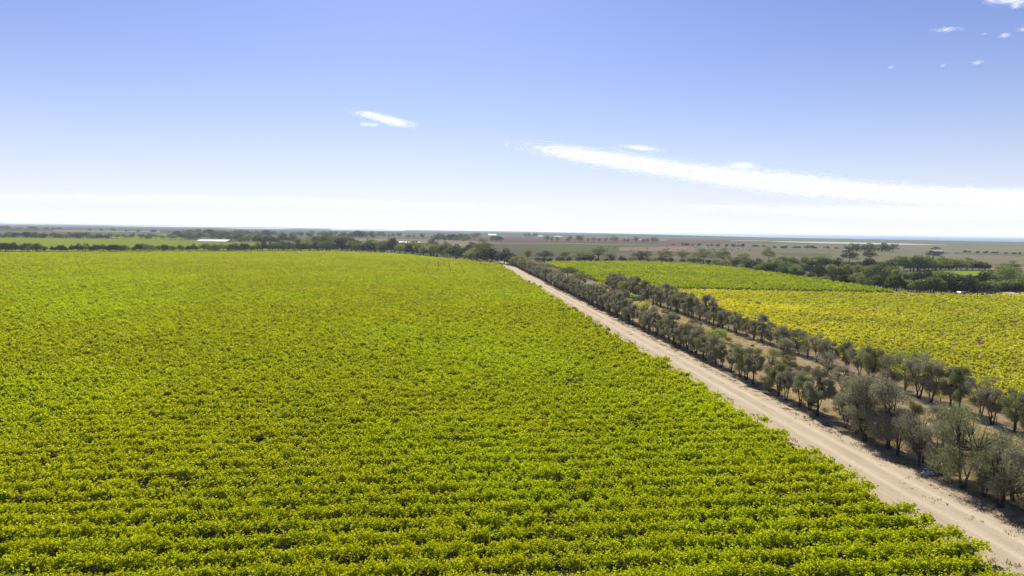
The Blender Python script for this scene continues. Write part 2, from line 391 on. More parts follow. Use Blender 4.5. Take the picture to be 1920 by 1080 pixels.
def vine_quads(p0, p1, leaf0=0.170, dref=62.0, expo=0.62, dens=1.0, h=1.0, spread=1.0, gaps=0.0, cut=None, cmin=0.0):
    """leaves of one trellised row from p0 to p1 (plan points), finer where the row is near"""
    p0 = np.array(p0, float); p1 = np.array(p1, float); L = np.linalg.norm(p1-p0)
    if L < 2: return None
    u = (p1-p0)/L; w = np.array([-u[1], u[0]])
    out = []
    seg = 8.0; ns = max(1, int(L/seg))
    vig = smooth_noise(0, 1.9, L); vig2 = smooth_noise(0, 14.0, L); side = smooth_noise(0, 2.2, L)
    for i in range(ns):
        s0, s1 = L*i/ns, L*(i+1)/ns
        mid = p0+u*(s0+s1)/2
        d = max(dref*0.75, math.hypot(mid[0], mid[1]))
        leaf = leaf0*max(0.9, (d/dref)**expo)
        nl = int((s1-s0)*420*dens*(0.175/leaf)**1.8)
        k = max(3, int(round(11*(0.175/leaf)**0.9)))            # leaves per shoot
        nsh = max(1, nl//k)
        hsp = 1.15*max(1.0, (d/90)**0.8); heads = np.arange(s0+rng.random()*hsp, s1, hsp*0.85); heads = heads if len(heads) else np.array([(s0+s1)/2]); heads = heads+rng.normal(0, 0.32*hsp, len(heads)); hv = rng.uniform(0.0, 1.0, len(heads))**0.8
        hi = rng.integers(0, len(heads), nsh); s = np.where(rng.random(nsh) < 0.14, rng.uniform(s0, s1, nsh), heads[hi]+rng.normal(0, 0.27, nsh))
        v = 0.45*vig(s)+0.55*hv[hi]
        if gaps > 0:
            keep = v*0.75+vig2(s)*0.25 > gaps*rng.uniform(0.55, 1.15, nsh); s = s[keep]; v = v[keep]; nsh = len(s)
            if nsh == 0: continue
        if cut is not None:
            keep = ~cut(p0[None]+u[None]*s[:, None]); s = s[keep]; v = v[keep]; nsh = len(s)
            if nsh == 0: continue
        vv = 0.42+1.05*v
        ba = p0[None]+u[None]*s[:, None]+w[None]*(rng.normal(0, 0.27, nsh)+0.6*(side(s)-0.5))[:, None]
        az = rng.uniform(0, 2*math.pi, nsh); el = np.radians(rng.uniform(-5, 80, nsh))
        Ls = rng.uniform(0.5, 1.3, nsh)*vv*spread; droop = rng.uniform(0.1, 0.95, nsh)
        t = (np.arange(k)+rng.random((nsh, k)))/k
        r = Ls[:, None]*t
        X = ba[:, 0:1]+np.cos(az)[:, None]*np.cos(el)[:, None]*r
        Y = ba[:, 1:2]+np.sin(az)[:, None]*np.cos(el)[:, None]*r
        Z = h*(1.0+0.22*v[:, None]+rng.normal(0, 0.10, nsh)[:, None]+np.sin(el)[:, None]*r-droop[:, None]*t*t*Ls[:, None])
        # some leaves hang on the trellis side walls
        cen = np.stack([X, Y, Z], -1).reshape(-1, 3)
        cen += rng.normal(0, 0.05, cen.shape)
        cen[:, 2] = np.maximum(cen[:, 2], 0.22)
        if mid[1] > 380 and abs(u[0]) > 0.5:
            cen = cen[~far_cut(cen)]
            if len(cen) == 0: continue
        m_ = len(cen)
        sz = leaf*rng.uniform(0.65, 1.25, m_)*0.5
        nrm = rng.normal(0, 1, (m_, 3)); nrm[:, 2] = np.abs(nrm[:, 2])+0.55
        nrm /= np.linalg.norm(nrm, axis=1)[:, None]
        a = np.cross(nrm, rng.normal(0, 1, (m_, 3))); a /= np.linalg.norm(a, axis=1)[:, None]+1e-9
        b = np.cross(nrm, a)
        A = a*sz[:, None]; B = b*(sz*0.85)[:, None]; N = nrm*(sz*0.25)[:, None]
        out.append(np.stack([cen-A, cen-B+N, cen+A*1.05, cen+B+N], 1))
    return np.concatenate(out) if out else None


post_mb = MB(); post_mb.tube([(0, 0, -0.2), (0.02, 0, 1.25)], [0.07, 0.06], 7)
POST = post_mb.mesh("vine_post", MAT['wood'])
vt = MB(); vt.tube([(0, 0, -0.05), (0.05, 0.02, 0.45), (-0.03, 0, 1.0)], [0.06, 0.045, 0.05], 5)
vt.tube([(-0.03, 0, 1.0), (0.4, 0.03, 1.08), (0.85, 0, 1.04)], [0.035, 0.03, 0.02], 4)
vt.tube([(-0.03, 0, 1.0), (-0.45, -0.03, 1.07), (-0.9, 0, 1.05)], [0.035, 0.03, 0.02], 4)
VT_V, VT_F = np.array(vt.v), vt.f


def ordinal(k):
    suf = 'th' if 10 <= k % 100 <= 20 else {1: 'st', 2: 'nd', 3: 'rd'}.get(k % 10, 'th')
    return f"{k}{suf}"


def left_boundary(y):
    """x where the big field stops to the left, and to the right, at this y"""
    xl = -0.68*y-12
    pts = [(500, 41.4), (562, 13), (678, -45), (711, -100)]
    if y <= 500: xr = float(np.interp(y, [40, 120, 400], [43.2, 42.3, 41.6]))
    else: xr = float(np.interp(y, [q[0] for q in pts], [q[1] for q in pts]))
    if y > 598:  # the far edge runs back towards the left
        xl = max(xl, float(np.interp(y, [480, 602, 708, 712], [-700, -353, -120, -100])))
    return xl, xr


def far_cut(p):
    """post bays that read as thin lines across the far end of the field"""
    y = p[:, 1]; x = p[:, 0]
    on = (y > 392) & (y < 525) & (x > -75)
    return (on & (np.mod(x+2.0, 7.6) < 0.7))


GAP_SPOTS = [(-28, 67, 0.9), (7, 60.5, 1.0), (9.5, 57.8, 0.8), (-21, 80, 1.0), (22, 108, 1.4), (-4, 52.6, 0.7), (38, 208, 3.5), (-60, 150, 1.6), (31.5, 71, 0.8)]


def near_cut(p):
    o_ = np.zeros(len(p), bool)
    for gx, gy, gr in GAP_SPOTS: o_ |= (np.abs(p[:, 0]-gx) < gr) & (np.abs(p[:, 1]-gy) < 1.2)
    return o_ | far_cut(p)


SP = 2.62
y = 40.9; rowi = 0; far_parts = []
while y < 710:
    xl, xr = left_boundary(y)
    xr = xr-0.4+rng.normal(0, 0.75)
    if xr-xl > 3:
        q = vine_quads((xl, y), (xr, y), gaps=0.16 if y < 300 else 0.10, cut=near_cut, dens=1.45)
        if q is not None:
            if rowi < 172:
                rowi += 1
                q = q-np.array([xr, y, 0])[None, None]
                if rowi <= 40:
                    root = link("vine_row", None, loc=(xr, y, 0))
                    link("foliage", quads_mesh("vine_foliage", q, MAT['vine']), root)
                    link("end_post", POST, root, (rng.uniform(-1.2, -0.1), rng.normal(0, 0.1), 0))
                    tm = MB()
                    for xx in np.arange(-2, xl-xr, -1.9):
                        if rowi > 22: break
                        vv_ = VT_V*np.array([1, 1, rng.uniform(0.9, 1.05)])+np.array([xx+rng.normal(0, 0.1), rng.normal(0, 0.05), 0])
                        tm.add(vv_, VT_F)
                    if tm.v: link("trunk", tm.mesh("vine_trunks", MAT['bark']), root)["kind"] = "stuff"
                else:
                    root = link("vine_row", quads_mesh("vine_foliage", q, MAT['vine']), loc=(xr, y, 0))
                tag(root, f"leafy green vine row left of the road, {ordinal(rowi)} counted up from the bottom edge", "vine row", "green vine rows of the large field left of the road")
            else:
                far_parts.append(q)
    y += SP*(1.55 if 391 < y < 394 or 521 < y < 524 else 1.0)
o = link("vine_rows", quads_mesh("far_vine_foliage", np.concatenate(far_parts), MAT['vine']))
tag(o, "yellowish green vines merging into one mass at the far end of the large field", "vine rows", "green vine rows of the large field left of the road", "stuff")

# yellow field: rows run the same way as the road
x = 84.5; k = 0
while x < 292:
    y0 = max(60.0, x/1.12-10); y1 = 294-(x-95)*0.16 if x < 200 else 277-(x-200)*0.02
    q = vine_quads((x, y0), (x, y1-rng.random()*1.5), leaf0=0.16, dens=0.80, h=0.85, spread=0.80, gaps=0.34 if x < 175 else 0.27)
    if q is not None:
        k += 1
        o = link("vine_row", quads_mesh("yellow_vine_foliage", q-np.array([x, y0, 0])[None, None], MAT['yellow_vine']), loc=(x, y0, 0))
        tag(o, f"yellow autumn vine row right of the windbreak, {ordinal(k)} counted from the farm track", "vine row", "yellow vine rows right of the windbreak")
    x += 2.95
# green field beyond it
x = 81.5; k = 0; green_far = []
while x < 219:
    y0 = 301-(x-97)*0.16 if x < 198 else float(np.interp(x, [198, 216], [268, 345]))
    y1 = float(np.interp(x, [80, 97, 168, 195, 218], [525, 540, 557, 535, 462]))
    q = vine_quads((x, y0), (x, y1), leaf0=0.17, dens=0.95, gaps=0.16)
    if q is not None:
        k += 1
        o = link("vine_row", quads_mesh("green_vine_foliage", q-np.array([x, y0, 0])[None, None], MAT['green_vine']), loc=(x, y0, 0))
        tag(o, f"green vine row on the plot behind the yellow field, {ordinal(k)} from the left", "vine row", "green vine rows of the far plot on the right")
    x += 2.95


# ------------------------------------------------------------------ trees
def leaf_cards(cen, wid, leng, vert=0.0, flat=0.0):
    m_ = len(cen)
    a = rng.normal(0, 1, (m_, 3)); a[:, 2] = a[:, 2]*(1+vert)-vert*0.8
    a /= np.linalg.norm(a, axis=1)[:, None]
    nn = rng.normal(0, 1, (m_, 3)); nn[:, 2] += flat*np.sign(rng.random(m_)-0.1)
    b = np.cross(nn, a); b /= np.linalg.norm(b, axis=1)[:, None]+1e-9
    A = a*(leng*rng.uniform(0.6, 1.3, m_)*0.5)[:, None]; B = b*(wid*rng.uniform(0.6, 1.3, m_)*0.5)[:, None]
    return np.stack([cen-A, cen-B*1.0+A*0.15, cen+A, cen+B+A*0.15], 1)


def clumped(centers, rad, n, shell=0.55):
    centers = np.array(centers); rad = np.array(rad)
    w = (rad[:, 0]*rad[:, 1]*rad[:, 2])**0.67; idx = rng.choice(len(centers), n, p=w/w.sum())
    d = rng.normal(0, 1, (n, 3)); d /= np.linalg.norm(d, axis=1)[:, None]
    r = shell+(1-shell)*rng.random(n)**0.7
    r = np.where(rng.random(n) < 0.3, rng.random(n)**0.5, r)
    r = r*(1+0.22*np.sin(d[:, 0]*5+idx)*np.cos(d[:, 1]*6+idx*2))
    return centers[idx]+d*rad[idx]*r[:, None], idx


def build_tree(kind, nleaf, leafw, leafl, hgt, wid, seed):
    """returns (trunk MB, leaf quads, per leaf value)"""
    r = random.Random(seed); tb = MB(); cs = []; rs = []; thin = []
    if kind == 'windbreak':
        stems = r.choice([1, 2, 2, 3, 4]); cz = hgt*r.uniform(0.54, 0.62)
        nc = r.randint(12, 19)
        for i in range(nc):
            th = r.uniform(0, 6.28); ph = math.acos(r.uniform(-0.95, 1)); rr = r.uniform(0.55, 1.08)
            c_ = (wid*0.5*rr*math.sin(ph)*math.cos(th)*r.uniform(0.7, 1.15), wid*0.5*rr*math.sin(ph)*math.sin(th)*r.uniform(0.7, 1.15), cz+hgt*0.35*rr*math.cos(ph))
            s_ = r.uniform(0.30, 0.56)*wid*0.42
            cs.append(c_); rs.append((s_, s_, s_*r.uniform(0.75, 1.15)))
        tops = []
        for i in range(stems):
            a = 6.28*i/stems+r.uniform(0, 1); lean = r.uniform(0.05, 0.16)*hgt if stems > 1 else r.uniform(0, 0.06)*hgt
            bx, by = 0.12*math.cos(a)*(stems > 1), 0.12*math.sin(a)*(stems > 1)
            pth = [(bx, by, -0.1)]
            for q in (0.12, 0.28, 0.45, 0.62, 0.8):
                pth.append((bx+math.cos(a)*lean*q*1.6+r.uniform(-.07, .07)*hgt*0.12, by+math.sin(a)*lean*q*1.6+r.uniform(-.07, .07)*hgt*0.12, hgt*q))
            r0 = hgt*0.0195/(stems**0.4)
            tb.tube(pth, [r0*1.5, r0, r0*0.85, r0*0.65, r0*0.4, r0*0.15], 6); tops.append(pth)
        for c_ in cs:
            pth = r.choice(tops); k_ = r.choice([1, 2, 2, 3, 3, 4]); b0 = np.array(pth[k_]); c0 = np.array(c_)
            if c0[2] < b0[2]: b0 = np.array(pth[max(1, k_-2)])
            mid = (b0+c0)/2+np.array([r.uniform(-.2, .2), r.uniform(-.2, .2), r.uniform(-.1, .35)])
            tb.tube([b0, mid, c0], [hgt*0.008, hgt*0.0055, hgt*0.002], 4)
            for _ in range(2):
                e = c0+np.array([r.uniform(-.6, .6), r.uniform(-.6, .6), r.uniform(0, .7)])*wid*0.2
                tb.tube([mid, (mid+e)/2+np.array([0, 0, 0.1]), e], [hgt*0.004, hgt*0.003, hgt*0.0012], 3)
        cen, idx = clumped(cs, rs, nleaf, 0.35)
        q = leaf_cards(cen, leafw, leafl, vert=0.5)
    elif kind == 'gum':
        fk = hgt*r.uniform(0.28, 0.42); lean = r.uniform(-.06, .06)*hgt
        tb.tube([(0, 0, -0.1), (lean*0.4, 0, fk*0.5), (lean, 0, fk)], [hgt*0.03, hgt*0.022, hgt*0.018], 7)
        nc = r.randint(14, 20)
        for i in range(nc):
            th = 6.28*i/nc*2.4+r.uniform(-.4, .4); rr = wid*0.5*math.sqrt((i+0.5)/nc)*0.82
            z_ = hgt*(0.82-0.34*(rr/(wid*0.5))**1.6+r.uniform(-.24, .06))
            s_ = wid*r.uniform(0.12, 0.24)
            cs.append((rr*math.cos(th), rr*math.sin(th), z_)); rs.append((s_, s_, s_*r.uniform(0.42, 0.68)))
        for c_ in cs:
            c0 = np.array(c_); b0 = np.array([lean, 0, fk]); mid = b0*0.5+c0*0.5+np.array([0, 0, -0.06*hgt])
            tb.tube([b0, mid, c0], [hgt*0.013, hgt*0.008, hgt*0.003], 5)
        cen, idx = clumped(cs, rs, nleaf, 0.5); q = leaf_cards(cen, leafw, leafl, flat=0.8)
    else:  # bush, foliage nearly to the ground
        tb.tube([(0, 0, -0.1), (0.05*wid, 0, 0.45*hgt)], [hgt*0.04, hgt*0.02], 6)
        nc = 16
        for i in range(nc):
            th = r.uniform(0, 6.28); ph = math.acos(r.uniform(-0.2, 1)); rr = r.uniform(0.45, 0.9)
            s_ = wid*r.uniform(0.15, 0.24)
            cs.append((wid*0.42*rr*math.sin(ph)*math.cos(th), wid*0.42*rr*math.sin(ph)*math.sin(th), hgt*(0.36+0.48*rr*math.cos(ph))))
            rs.append((s_, s_, min(s_, hgt*0.3)*r.uniform(0.7, 1.0)))
        for c_ in cs[:7]: tb.tube([(0.02*wid, 0, 0.2*hgt), c_], [hgt*0.02, hgt*0.006], 4)
        cen, idx = clumped(cs, rs, nleaf, 0.5); q = leaf_cards(cen, leafw, leafl, flat=0.4)
    q[:, :, 2] = np.maximum(q[:, :, 2], 0.03)
    cl = np.array([r.random() for _ in cs])
    return tb, q, np.clip(0.6*rng.random(len(q))+0.4*cl[idx], 0, 1)


class Proto:
    def __init__(s, kind, nleaf, lw, ll, hgt, wid, leaf, bark, seed, one=False):
        tb, q, rnd = build_tree(kind, nleaf, lw, ll, hgt, wid, seed)
        s.h = hgt; s.w = wid; s.one = one
        s.crown = quads_mesh(kind+"_crown", q, leaf, rnd); s.trunk = None
        if one:   # seen so small that trunk and crown are one piece
            n0 = len(q); tm = tb
            me = bpy.data.meshes.new(kind+"_small")
            vv = np.concatenate([q.reshape(-1, 3), np.array(tm.v)])
            ff = [tuple(range(4*i, 4*i+4)) for i in range(n0)]+[tuple(j+4*n0 for j in f_) for f_ in tm.f]
            me.from_pydata(vv.tolist(), [], ff); me.update(); me.materials.append(leaf); me.materials.append(bark)
            me.polygons.foreach_set("material_index", np.array([0]*n0+[1]*len(tm.f), dtype=np.int32))
            at = me.attributes.new("rnd", 'FLOAT', 'FACE'); at.data.foreach_set("value", np.concatenate([rnd, np.zeros(len(tm.f))]).astype(np.float32))
            s.crown = me
        else:
            s.trunk = tb.mesh(kind+"_trunk", bark, smooth=True)

    def place(s, name, loc, hgt, wscale=1.0, rot=0.0):
        k = hgt/s.h; sc = (k*wscale, k*wscale, k)
        if s.one: o_ = link(name, s.crown, loc=loc)
        else:
            o_ = link(name, None, loc=loc)
            link("trunk", s.trunk, o_); link("crown", s.crown, o_)
        o_.scale = sc; o_.rotation_euler = (0, 0, rot)
        return o_


WB_NEAR = [Proto('windbreak', 14000, 0.075, 0.24, 8.5, w_, MAT[mt], MAT['bark'], sd_) for w_, mt, sd_ in
           ((4.8, 'needle', 11), (5.6, 'needle', 12), (5.2, 'needle_green', 13), (4.4, 'needle', 14), (6.4, 'needle', 15), (4.2, 'needle_green', 16))]
WB_SPARSE = [Proto('windbreak', 6500, 0.05, 0.32, 8.5, w_, MAT[mt], MAT['bark'], sd_) for w_, mt, sd_ in ((7.4, 'needle_green', 21), (5.8, 'needle', 22), (4.6, 'needle', 23))]
WB_MID = [Proto('windbreak', 5200, 0.13, 0.40, 8.5, w_, MAT[mt], MAT['bark'], sd_) for w_, mt, sd_ in
          ((4.8, 'needle', 31), (5.4, 'needle', 32), (5.0, 'needle_green', 33), (4.4, 'needle', 34), (5.6, 'needle', 35))]
WB_FAR = [Proto('windbreak', 1500, 0.34, 0.62, 8.5, w_, MAT[mt], MAT['bark'], sd_) for w_, mt, sd_ in ((5.4, 'needle', 41), (5.8, 'needle', 42), (5.0, 'needle', 43))]
GUM = [Proto('gum', 3200, 0.28, 0.46, 12, w_, MAT[mt], MAT['pale_bark'], sd_) for w_, mt, sd_ in
       ((11, 'gum_leaf', 51), (13, 'gum_leaf', 52), (9.5, 'gum_pale', 53), (12, 'dark_leaf', 54), (10.5, 'gum_pale', 55))]
BUSH = [Proto('bush', 2300, 0.26, 0.40, 5, w_, MAT[mt], MAT['bark'], sd_) for w_, mt, sd_ in
        ((6.2, 'gum_leaf', 61), (5.4, 'dark_leaf', 62), (6.8, 'gum_pale', 63), (6.0, 'dark_leaf', 64), (5.6, 'gum_leaf', 65))]
BRIGHT = Proto('bush', 5200, 0.13, 0.2, 5, 6.2, MAT['bright_leaf'], MAT['bark'], 71)
YELLOW = Proto('bush', 3000, 0.13, 0.2, 5, 5.8, MAT['yellow_leaf'], MAT['bark'], 72)
TWIGGY = Proto('bush', 2600, 0.035, 0.45, 3, 4.4, MAT['twig'], MAT['bark'], 73)
SMALL_GUM = [Proto('gum', 520, 0.75, 1.1, 12, w_, MAT[mt], MAT['bark'], sd_, True) for w_, mt, sd_ in ((11, 'gum_leaf', 81), (13, 'dark_leaf', 82), (9, 'gum_leaf', 83))]
SMALL_BUSH = [Proto('bush', 420, 0.7, 1.0, 5, w_, MAT[mt], MAT['bark'], sd_, True) for w_, mt, sd_ in ((6.5, 'gum_leaf', 91), (6, 'dark_leaf', 92), (7, 'gum_leaf', 93))]

LOOK = ["slim", "broad", "dense", "ragged", "round-headed"]
# --- windbreak row beside the road: trunks counted off in the photograph, then a steady 3.3 m planting
near_x = [1890, 1848, 1817, 1765, 1731, 1692, 1665, 1633, 1608, 1586, 1539, 1518, 1502, 1479, 1463, 1445, 1416, 1400, 1387, 1371, 1350]
ys_row = []
for xx in near_x:
    yy_ = 433+(xx-825)/2.055
    ys_row.append(float(G(xx, yy_)[1]))
yv = ys_row[-1]+3.2
while yv < 545:
    ys_row.append(yv); yv += 3.3+random.uniform(-0.6, 0.6)
ys_row = [58.5]+ys_row
for i, yv in enumerate(ys_row):
    d = yv
    if i < 2: pr = WB_SPARSE[i % 2]; hh = 7.6; look = "sparse"
    elif i in (3, 5): pr = WB_SPARSE[0 if i == 3 else 1]; hh = 9.2 if i == 3 else 7.2; look = "sparse"
    elif i in (6, 10, 13): pr = WB_SPARSE[2]; hh = random.uniform(5.5, 7.5); look = "thin"
    elif d < 150: pr = WB_NEAR[(i*5+2) % 6]; hh = {4: 6.6, 9: 8.3, 11: 7.9, 12: 6.2, 14: 6.3, 15: 6.1, 16: 5.0, 17: 7.2, 18: 6.9, 19: 5.6, 20: 5.2, 21: 5.0}.get(i, random.uniform(5.4, 7.6)); look = LOOK[i % 5]
    elif d < 290: pr = WB_MID[(i*3+1) % 5]; hh = random.choice([random.uniform(5.2, 6.4), random.uniform(6.0, 7.6)])*(1.12 if d > 215 else 1.0); look = LOOK[(i*2) % 5]
    else: pr = WB_FAR[i % 3]; hh = random.uniform(6.2, 8.2); look = LOOK[(i*2+1) % 5]
    if i in (7, 8): hh = 9.3; pr = WB_NEAR[4 if i == 7 else 1]; look = "tall dark"
    o = pr.place("windbreak_tree", (54.0+random.uniform(-.4, .6), yv, 0), hh, random.uniform(0.82, 1.12), random.uniform(0, 6.28))
    tag(o, f"{look} olive-grey tree in the windbreak beside the dirt road, {ordinal(i+1)} from near end", "tree", "windbreak trees along the dirt road")
for i in range(5):
    o = WB_NEAR[i].place("windbreak_tree", (54+random.uniform(-.5, .5), 36+i*4.2, 0), random.uniform(6, 8), 1.0, i)
    tag(o, "olive-grey windbreak tree beside the road just outside the right edge of the picture", "tree", "windbreak trees just outside the picture")
# --- second row behind it, along the farm track
yv = 66.0; i = 0
while yv < 306:
    d = yv
    if d < 150: pr = (WB_NEAR+WB_SPARSE)[(i*7+3) % 9]
    else: pr = WB_MID[(i*3+2) % 5]
    hh = random.uniform(6.2, 7.9) if d < 112 else random.uniform(5.0, 6.7) if d < 180 else random.uniform(6.4, 8.6)
    i += 1
    o = pr.place("windbreak_tree", (76.8+random.uniform(-.6, .6), yv, 0), hh, random.uniform(0.85, 1.15), random.uniform(0, 6.28))
    tag(o, f"{LOOK[(i*3) % 5]} olive-grey windbreak tree along the narrow farm track, {ordinal(i)} from the near end", "tree", "windbreak trees along the farm track")
    yv += 3.1+random.uniform(-0.8, 0.9)+(2.0 if i % 9 == 4 else 0)


def spot(pr, name, bx, by, topy, wpx=None, label=None, cat="tree", group=None):
    g_ = G(bx, by); wpx = wpx*1.15 if wpx else None; dd = depth(g_); hh = (by-topy)*1.06*dd/1280.0
    ws = 1.0
    if wpx: ws = (wpx*dd/1280.0)/(pr.w*hh/pr.h)
    o_ = pr.place(name, (g_[0], g_[1], 0), hh, ws, random.uniform(0, 6.28))
    tag(o_, label, cat, group)
    return o_


for i in range(24):
    yv = 78+i*6.0+random.uniform(-3, 3)
    if i > 9: yv += 100
    if i > 15: continue
    pr = (WB_NEAR+WB_SPARSE)[(i*4+1) % 9] if yv < 140 else WB_MID[(i*2) % 5]
    o = pr.place("windbreak_tree", (random.uniform(60, 71.5), yv, 0), random.uniform(3.4, 5.8), random.uniform(1.0, 1.4), random.uniform(0, 6.28))
    tag(o, f"smaller self-sown olive-grey tree on the dry strip between the two windbreak rows, {ordinal(i+1)} nearest", "tree", "self-sown trees between the windbreak rows")
for i in range(8):
    yv = 54+i*5.4+random.uniform(-1, 1)
    pr = (WB_SPARSE[2], TWIGGY, WB_SPARSE[1], WB_SPARSE[2])[i % 4]
    o = pr.place("sapling", (random.uniform(54.8, 58.5), yv, 0), random.uniform(2.4, 4.4), random.uniform(1.2, 1.8), random.uniform(0, 6.28))
    tag(o, f"wispy sapling growing among the near roadside windbreak trees, {ordinal(i+1)} nearest", "tree", "wispy saplings under the near windbreak trees")
# standouts between the rows
spot(BRIGHT, "shrub", 1343, 642, 611, 46, "bright green rounded shrub between the two windbreak rows", "shrub")
spot(YELLOW, "shrub", 1763, 752, 727, 26, "small yellow-green shrub behind the front windbreak trees at right", "shrub")
spot(YELLOW, "shrub", 1207, 580, 561, 34, "yellow-green shrub with bare twigs in the gap between the windbreak rows", "shrub")
spot(BRIGHT, "shrub", 1189, 563, 548, 36, "low bright green shrub left of the yellow-green one between the windbreak rows", "shrub")
spot(YELLOW, "shrub", 1127, 540, 526, 20, "small lime shrub at the start of the second windbreak row", "shrub")
spot(GUM[2], "tree", 1170, 556, 521, 26, "tall green tree at the far start of the second windbreak row", "tree")
spot(GUM[0], "gum_tree", 1018, 507, 492, 40, "spreading green gum tree rising behind the road windbreak, leftmost of three", "tree")
spot(GUM[3], "gum_tree", 1065, 520, 500, 34, "dark gum tree rising behind the road windbreak beside the green vines", "tree")
spot(GUM[0], "gum_tree", 1088, 534, 508, 38, "two-toned green gum tree rising behind the road windbreak, rightmost of three", "tree")
spot(BRIGHT, "shrub", 1422, 575, 562, 16, "small bright shrub among the second windbreak row", "shrub")
for i, (bx, by, w_) in enumerate([(1380, 655, 26), (1300, 608, 22), (1455, 690, 34), (1512, 700, 30), (1550, 705, 38), (1590, 712, 30), (1640, 765, 44), (1250, 590, 24), (1700, 790, 46), (1850, 850, 70), (1790, 800, 46)]):
    spot(TWIGGY, "shrub", bx, by, by-w_*0.5, w_, f"leafless twiggy shrub between the windbreak rows, {ordinal(i+1)} listed outward from the gap", "shrub", "twiggy shrubs between the windbreak rows")

# --- standing gums at the top of the right-hand green field
gl_ = [(990, 492, 463, 19, 2, "slim pale"), (1021, 490, 469, 31, 3, "round dark"), (1058, 488, 467, 24, 2, "open pale green"), (1088, 490, 470, 34, 4, "low yellowish green"), (1105, 490, 474, 22, 3, "small dark"),
       (1122, 489, 461, 32, 0, "tallest twin-topped"), (1145, 489, 471, 22, 2, "thin pale"), (1199, 489, 470, 28, 3, "dark rounded"), (1214, 489, 469, 18, 4, "yellowish"), (1247, 490, 466, 26, 0, "umbrella-topped"),
       (1279, 491, 468, 24, 0, "leaning open"), (1319, 494, 466, 42, 1, "wide spreading"), (1355, 496, 465, 28, 0, "tall airy"), (1393, 503, 474, 34, 4, "yellow-green bushy"), (1441, 492, 464, 26, 1, "tall bare-stemmed")]
for i, (bx, by, ty, w_, k_, lk) in enumerate(gl_):
    spot(GUM[k_], "gum_tree", bx, by, ty, w_, f"{lk} gum in the line behind the right green vineyard, {ordinal(i+1)} from left", "tree", "gum trees behind the right green vineyard")


def belt(pts, n, protos, name, lab, group, wr=(0.9, 1.5), sj=2.0, cat="tree", hj=0.22, looks=("rounded", "ragged", "dense", "open", "low")):
    """a belt of single trees along a line given by (x, base y, top y)"""
    X = [p_[0] for p_ in pts]
    for i in range(n):
        bx = X[0]+(X[-1]-X[0])*(i+0.5+random.uniform(-.45, .45))/n
        by = float(np.interp(bx, X, [p_[1] for p_ in pts])); ty = float(np.interp(bx, X, [p_[2] for p_ in pts]))
        by += random.uniform(-sj, 0)*0.4
        hgt = (by-ty)*(1+random.uniform(-hj*1.3, hj))
        pr = random.choice(protos)
        g_ = G(bx, by); dd = depth(g_)
        hm = hgt*dd/1280.0
        ws = random.uniform(*wr)
        o_ = pr.place(name, (g_[0], g_[1], 0), hm, ws, random.uniform(0, 6.28))
        tag(o_, f"{looks[i % len(looks)]} {lab}, {ordinal(i+1)} from left", cat, group)


BG = [BUSH[0], BUSH[2], BUSH[4]]; DK = [BUSH[1], BUSH[3]]
belt([(1000, 491, 481), (1200, 490, 480), (1300, 493, 481), (1385, 500, 486)], 30, BUSH, "shrub", "shrubby undergrowth tree below the gums behind the right green vineyard", "undergrowth below the gum line", (0.9, 1.5), cat="shrub")
# hedge at the far left edge of the vineyard
belt([(-30, 471.5, 452), (60, 471.5, 454), (110, 471, 457.5), (200, 471, 457.5), (480, 470.5, 455.5)], 54, BUSH+DK, "hedge_tree", "dusky green tree in the hedge behind the far left vines", "hedge trees behind the left vineyard", (0.75, 1.25))
spot(BUSH[3], "hedge_tree", 218, 471, 457, 26, "large dark round tree standing out of the left hedge line", "tree")
spot(BUSH[1], "hedge_tree", 442, 471, 456, 26, "large dark tree standing out at the right part of the left hedge line", "tree")
spot(GUM[0], "hedge_tree", 402, 471, 457, 24, "round green tree between two dark ones in the left hedge line", "tree")
belt([(-30, 446, 434), (120, 447, 435), (320, 449.5, 438)], 44, SMALL_GUM+SMALL_BUSH, "far_tree", "tree in the second line beyond the lime green field at left", "trees beyond the lime field", (1.0, 1.5))
belt([(320, 452, 438), (400, 449, 434), (480, 456, 437), (560, 459, 441), (640, 462, 442)], 44, GUM[:4]+BUSH[:2], "gum_tree", "gum tree in the grove behind the white-roofed shed", "grove behind the white-roofed shed", (1.0, 1.4))
belt([(330, 443, 430), (520, 444, 431), (700, 447, 433)], 44, SMALL_GUM+SMALL_BUSH, "far_tree", "tree in the blue-grey wood far behind the shed grove", "blue-grey wood behind the shed grove", (1.0, 1.5))
# main tree belt at the far end
belt([(480, 471, 454), (560, 471, 450), (640, 472, 446), (740, 475, 449), (800, 479, 455), (860, 486, 461), (930, 493, 467), (975, 499, 474)], 54, BUSH+[GUM[3]], "belt_tree", "dark tree in the front of the belt closing the vineyard", "front of the tree belt closing the vineyard", (0.9, 1.3))
belt([(560, 466, 444), (640, 467, 440), (740, 469, 446), (830, 474, 455), (900, 480, 458)], 22, GUM[:4]+[BUSH[2]], "belt_tree", "gum tree rising at the back of the belt closing the vineyard", "back of the tree belt closing the vineyard", (0.9, 1.3))
spot(GUM[3], "gum_tree", 809, 477, 446, 22, "dark round-topped gum standing clear above the far tree belt", "tree")
spot(GUM[0], "gum_tree", 907, 488, 447, 38, "wide umbrella gum tree standing highest above the belt near the road end", "tree")
spot(GUM[3], "gum_tree", 884, 480, 452, 22, "dark gum tree just left of the wide umbrella gum", "tree")
spot(GUM[0], "gum_tree", 613, 466, 436, 34, "broad gum tree with the highest crown at the left of the tree belt", "tree")
spot(BUSH[3], "belt_tree", 652, 470, 444, 26, "dark cone-like tree in the middle of the tree belt", "tree")
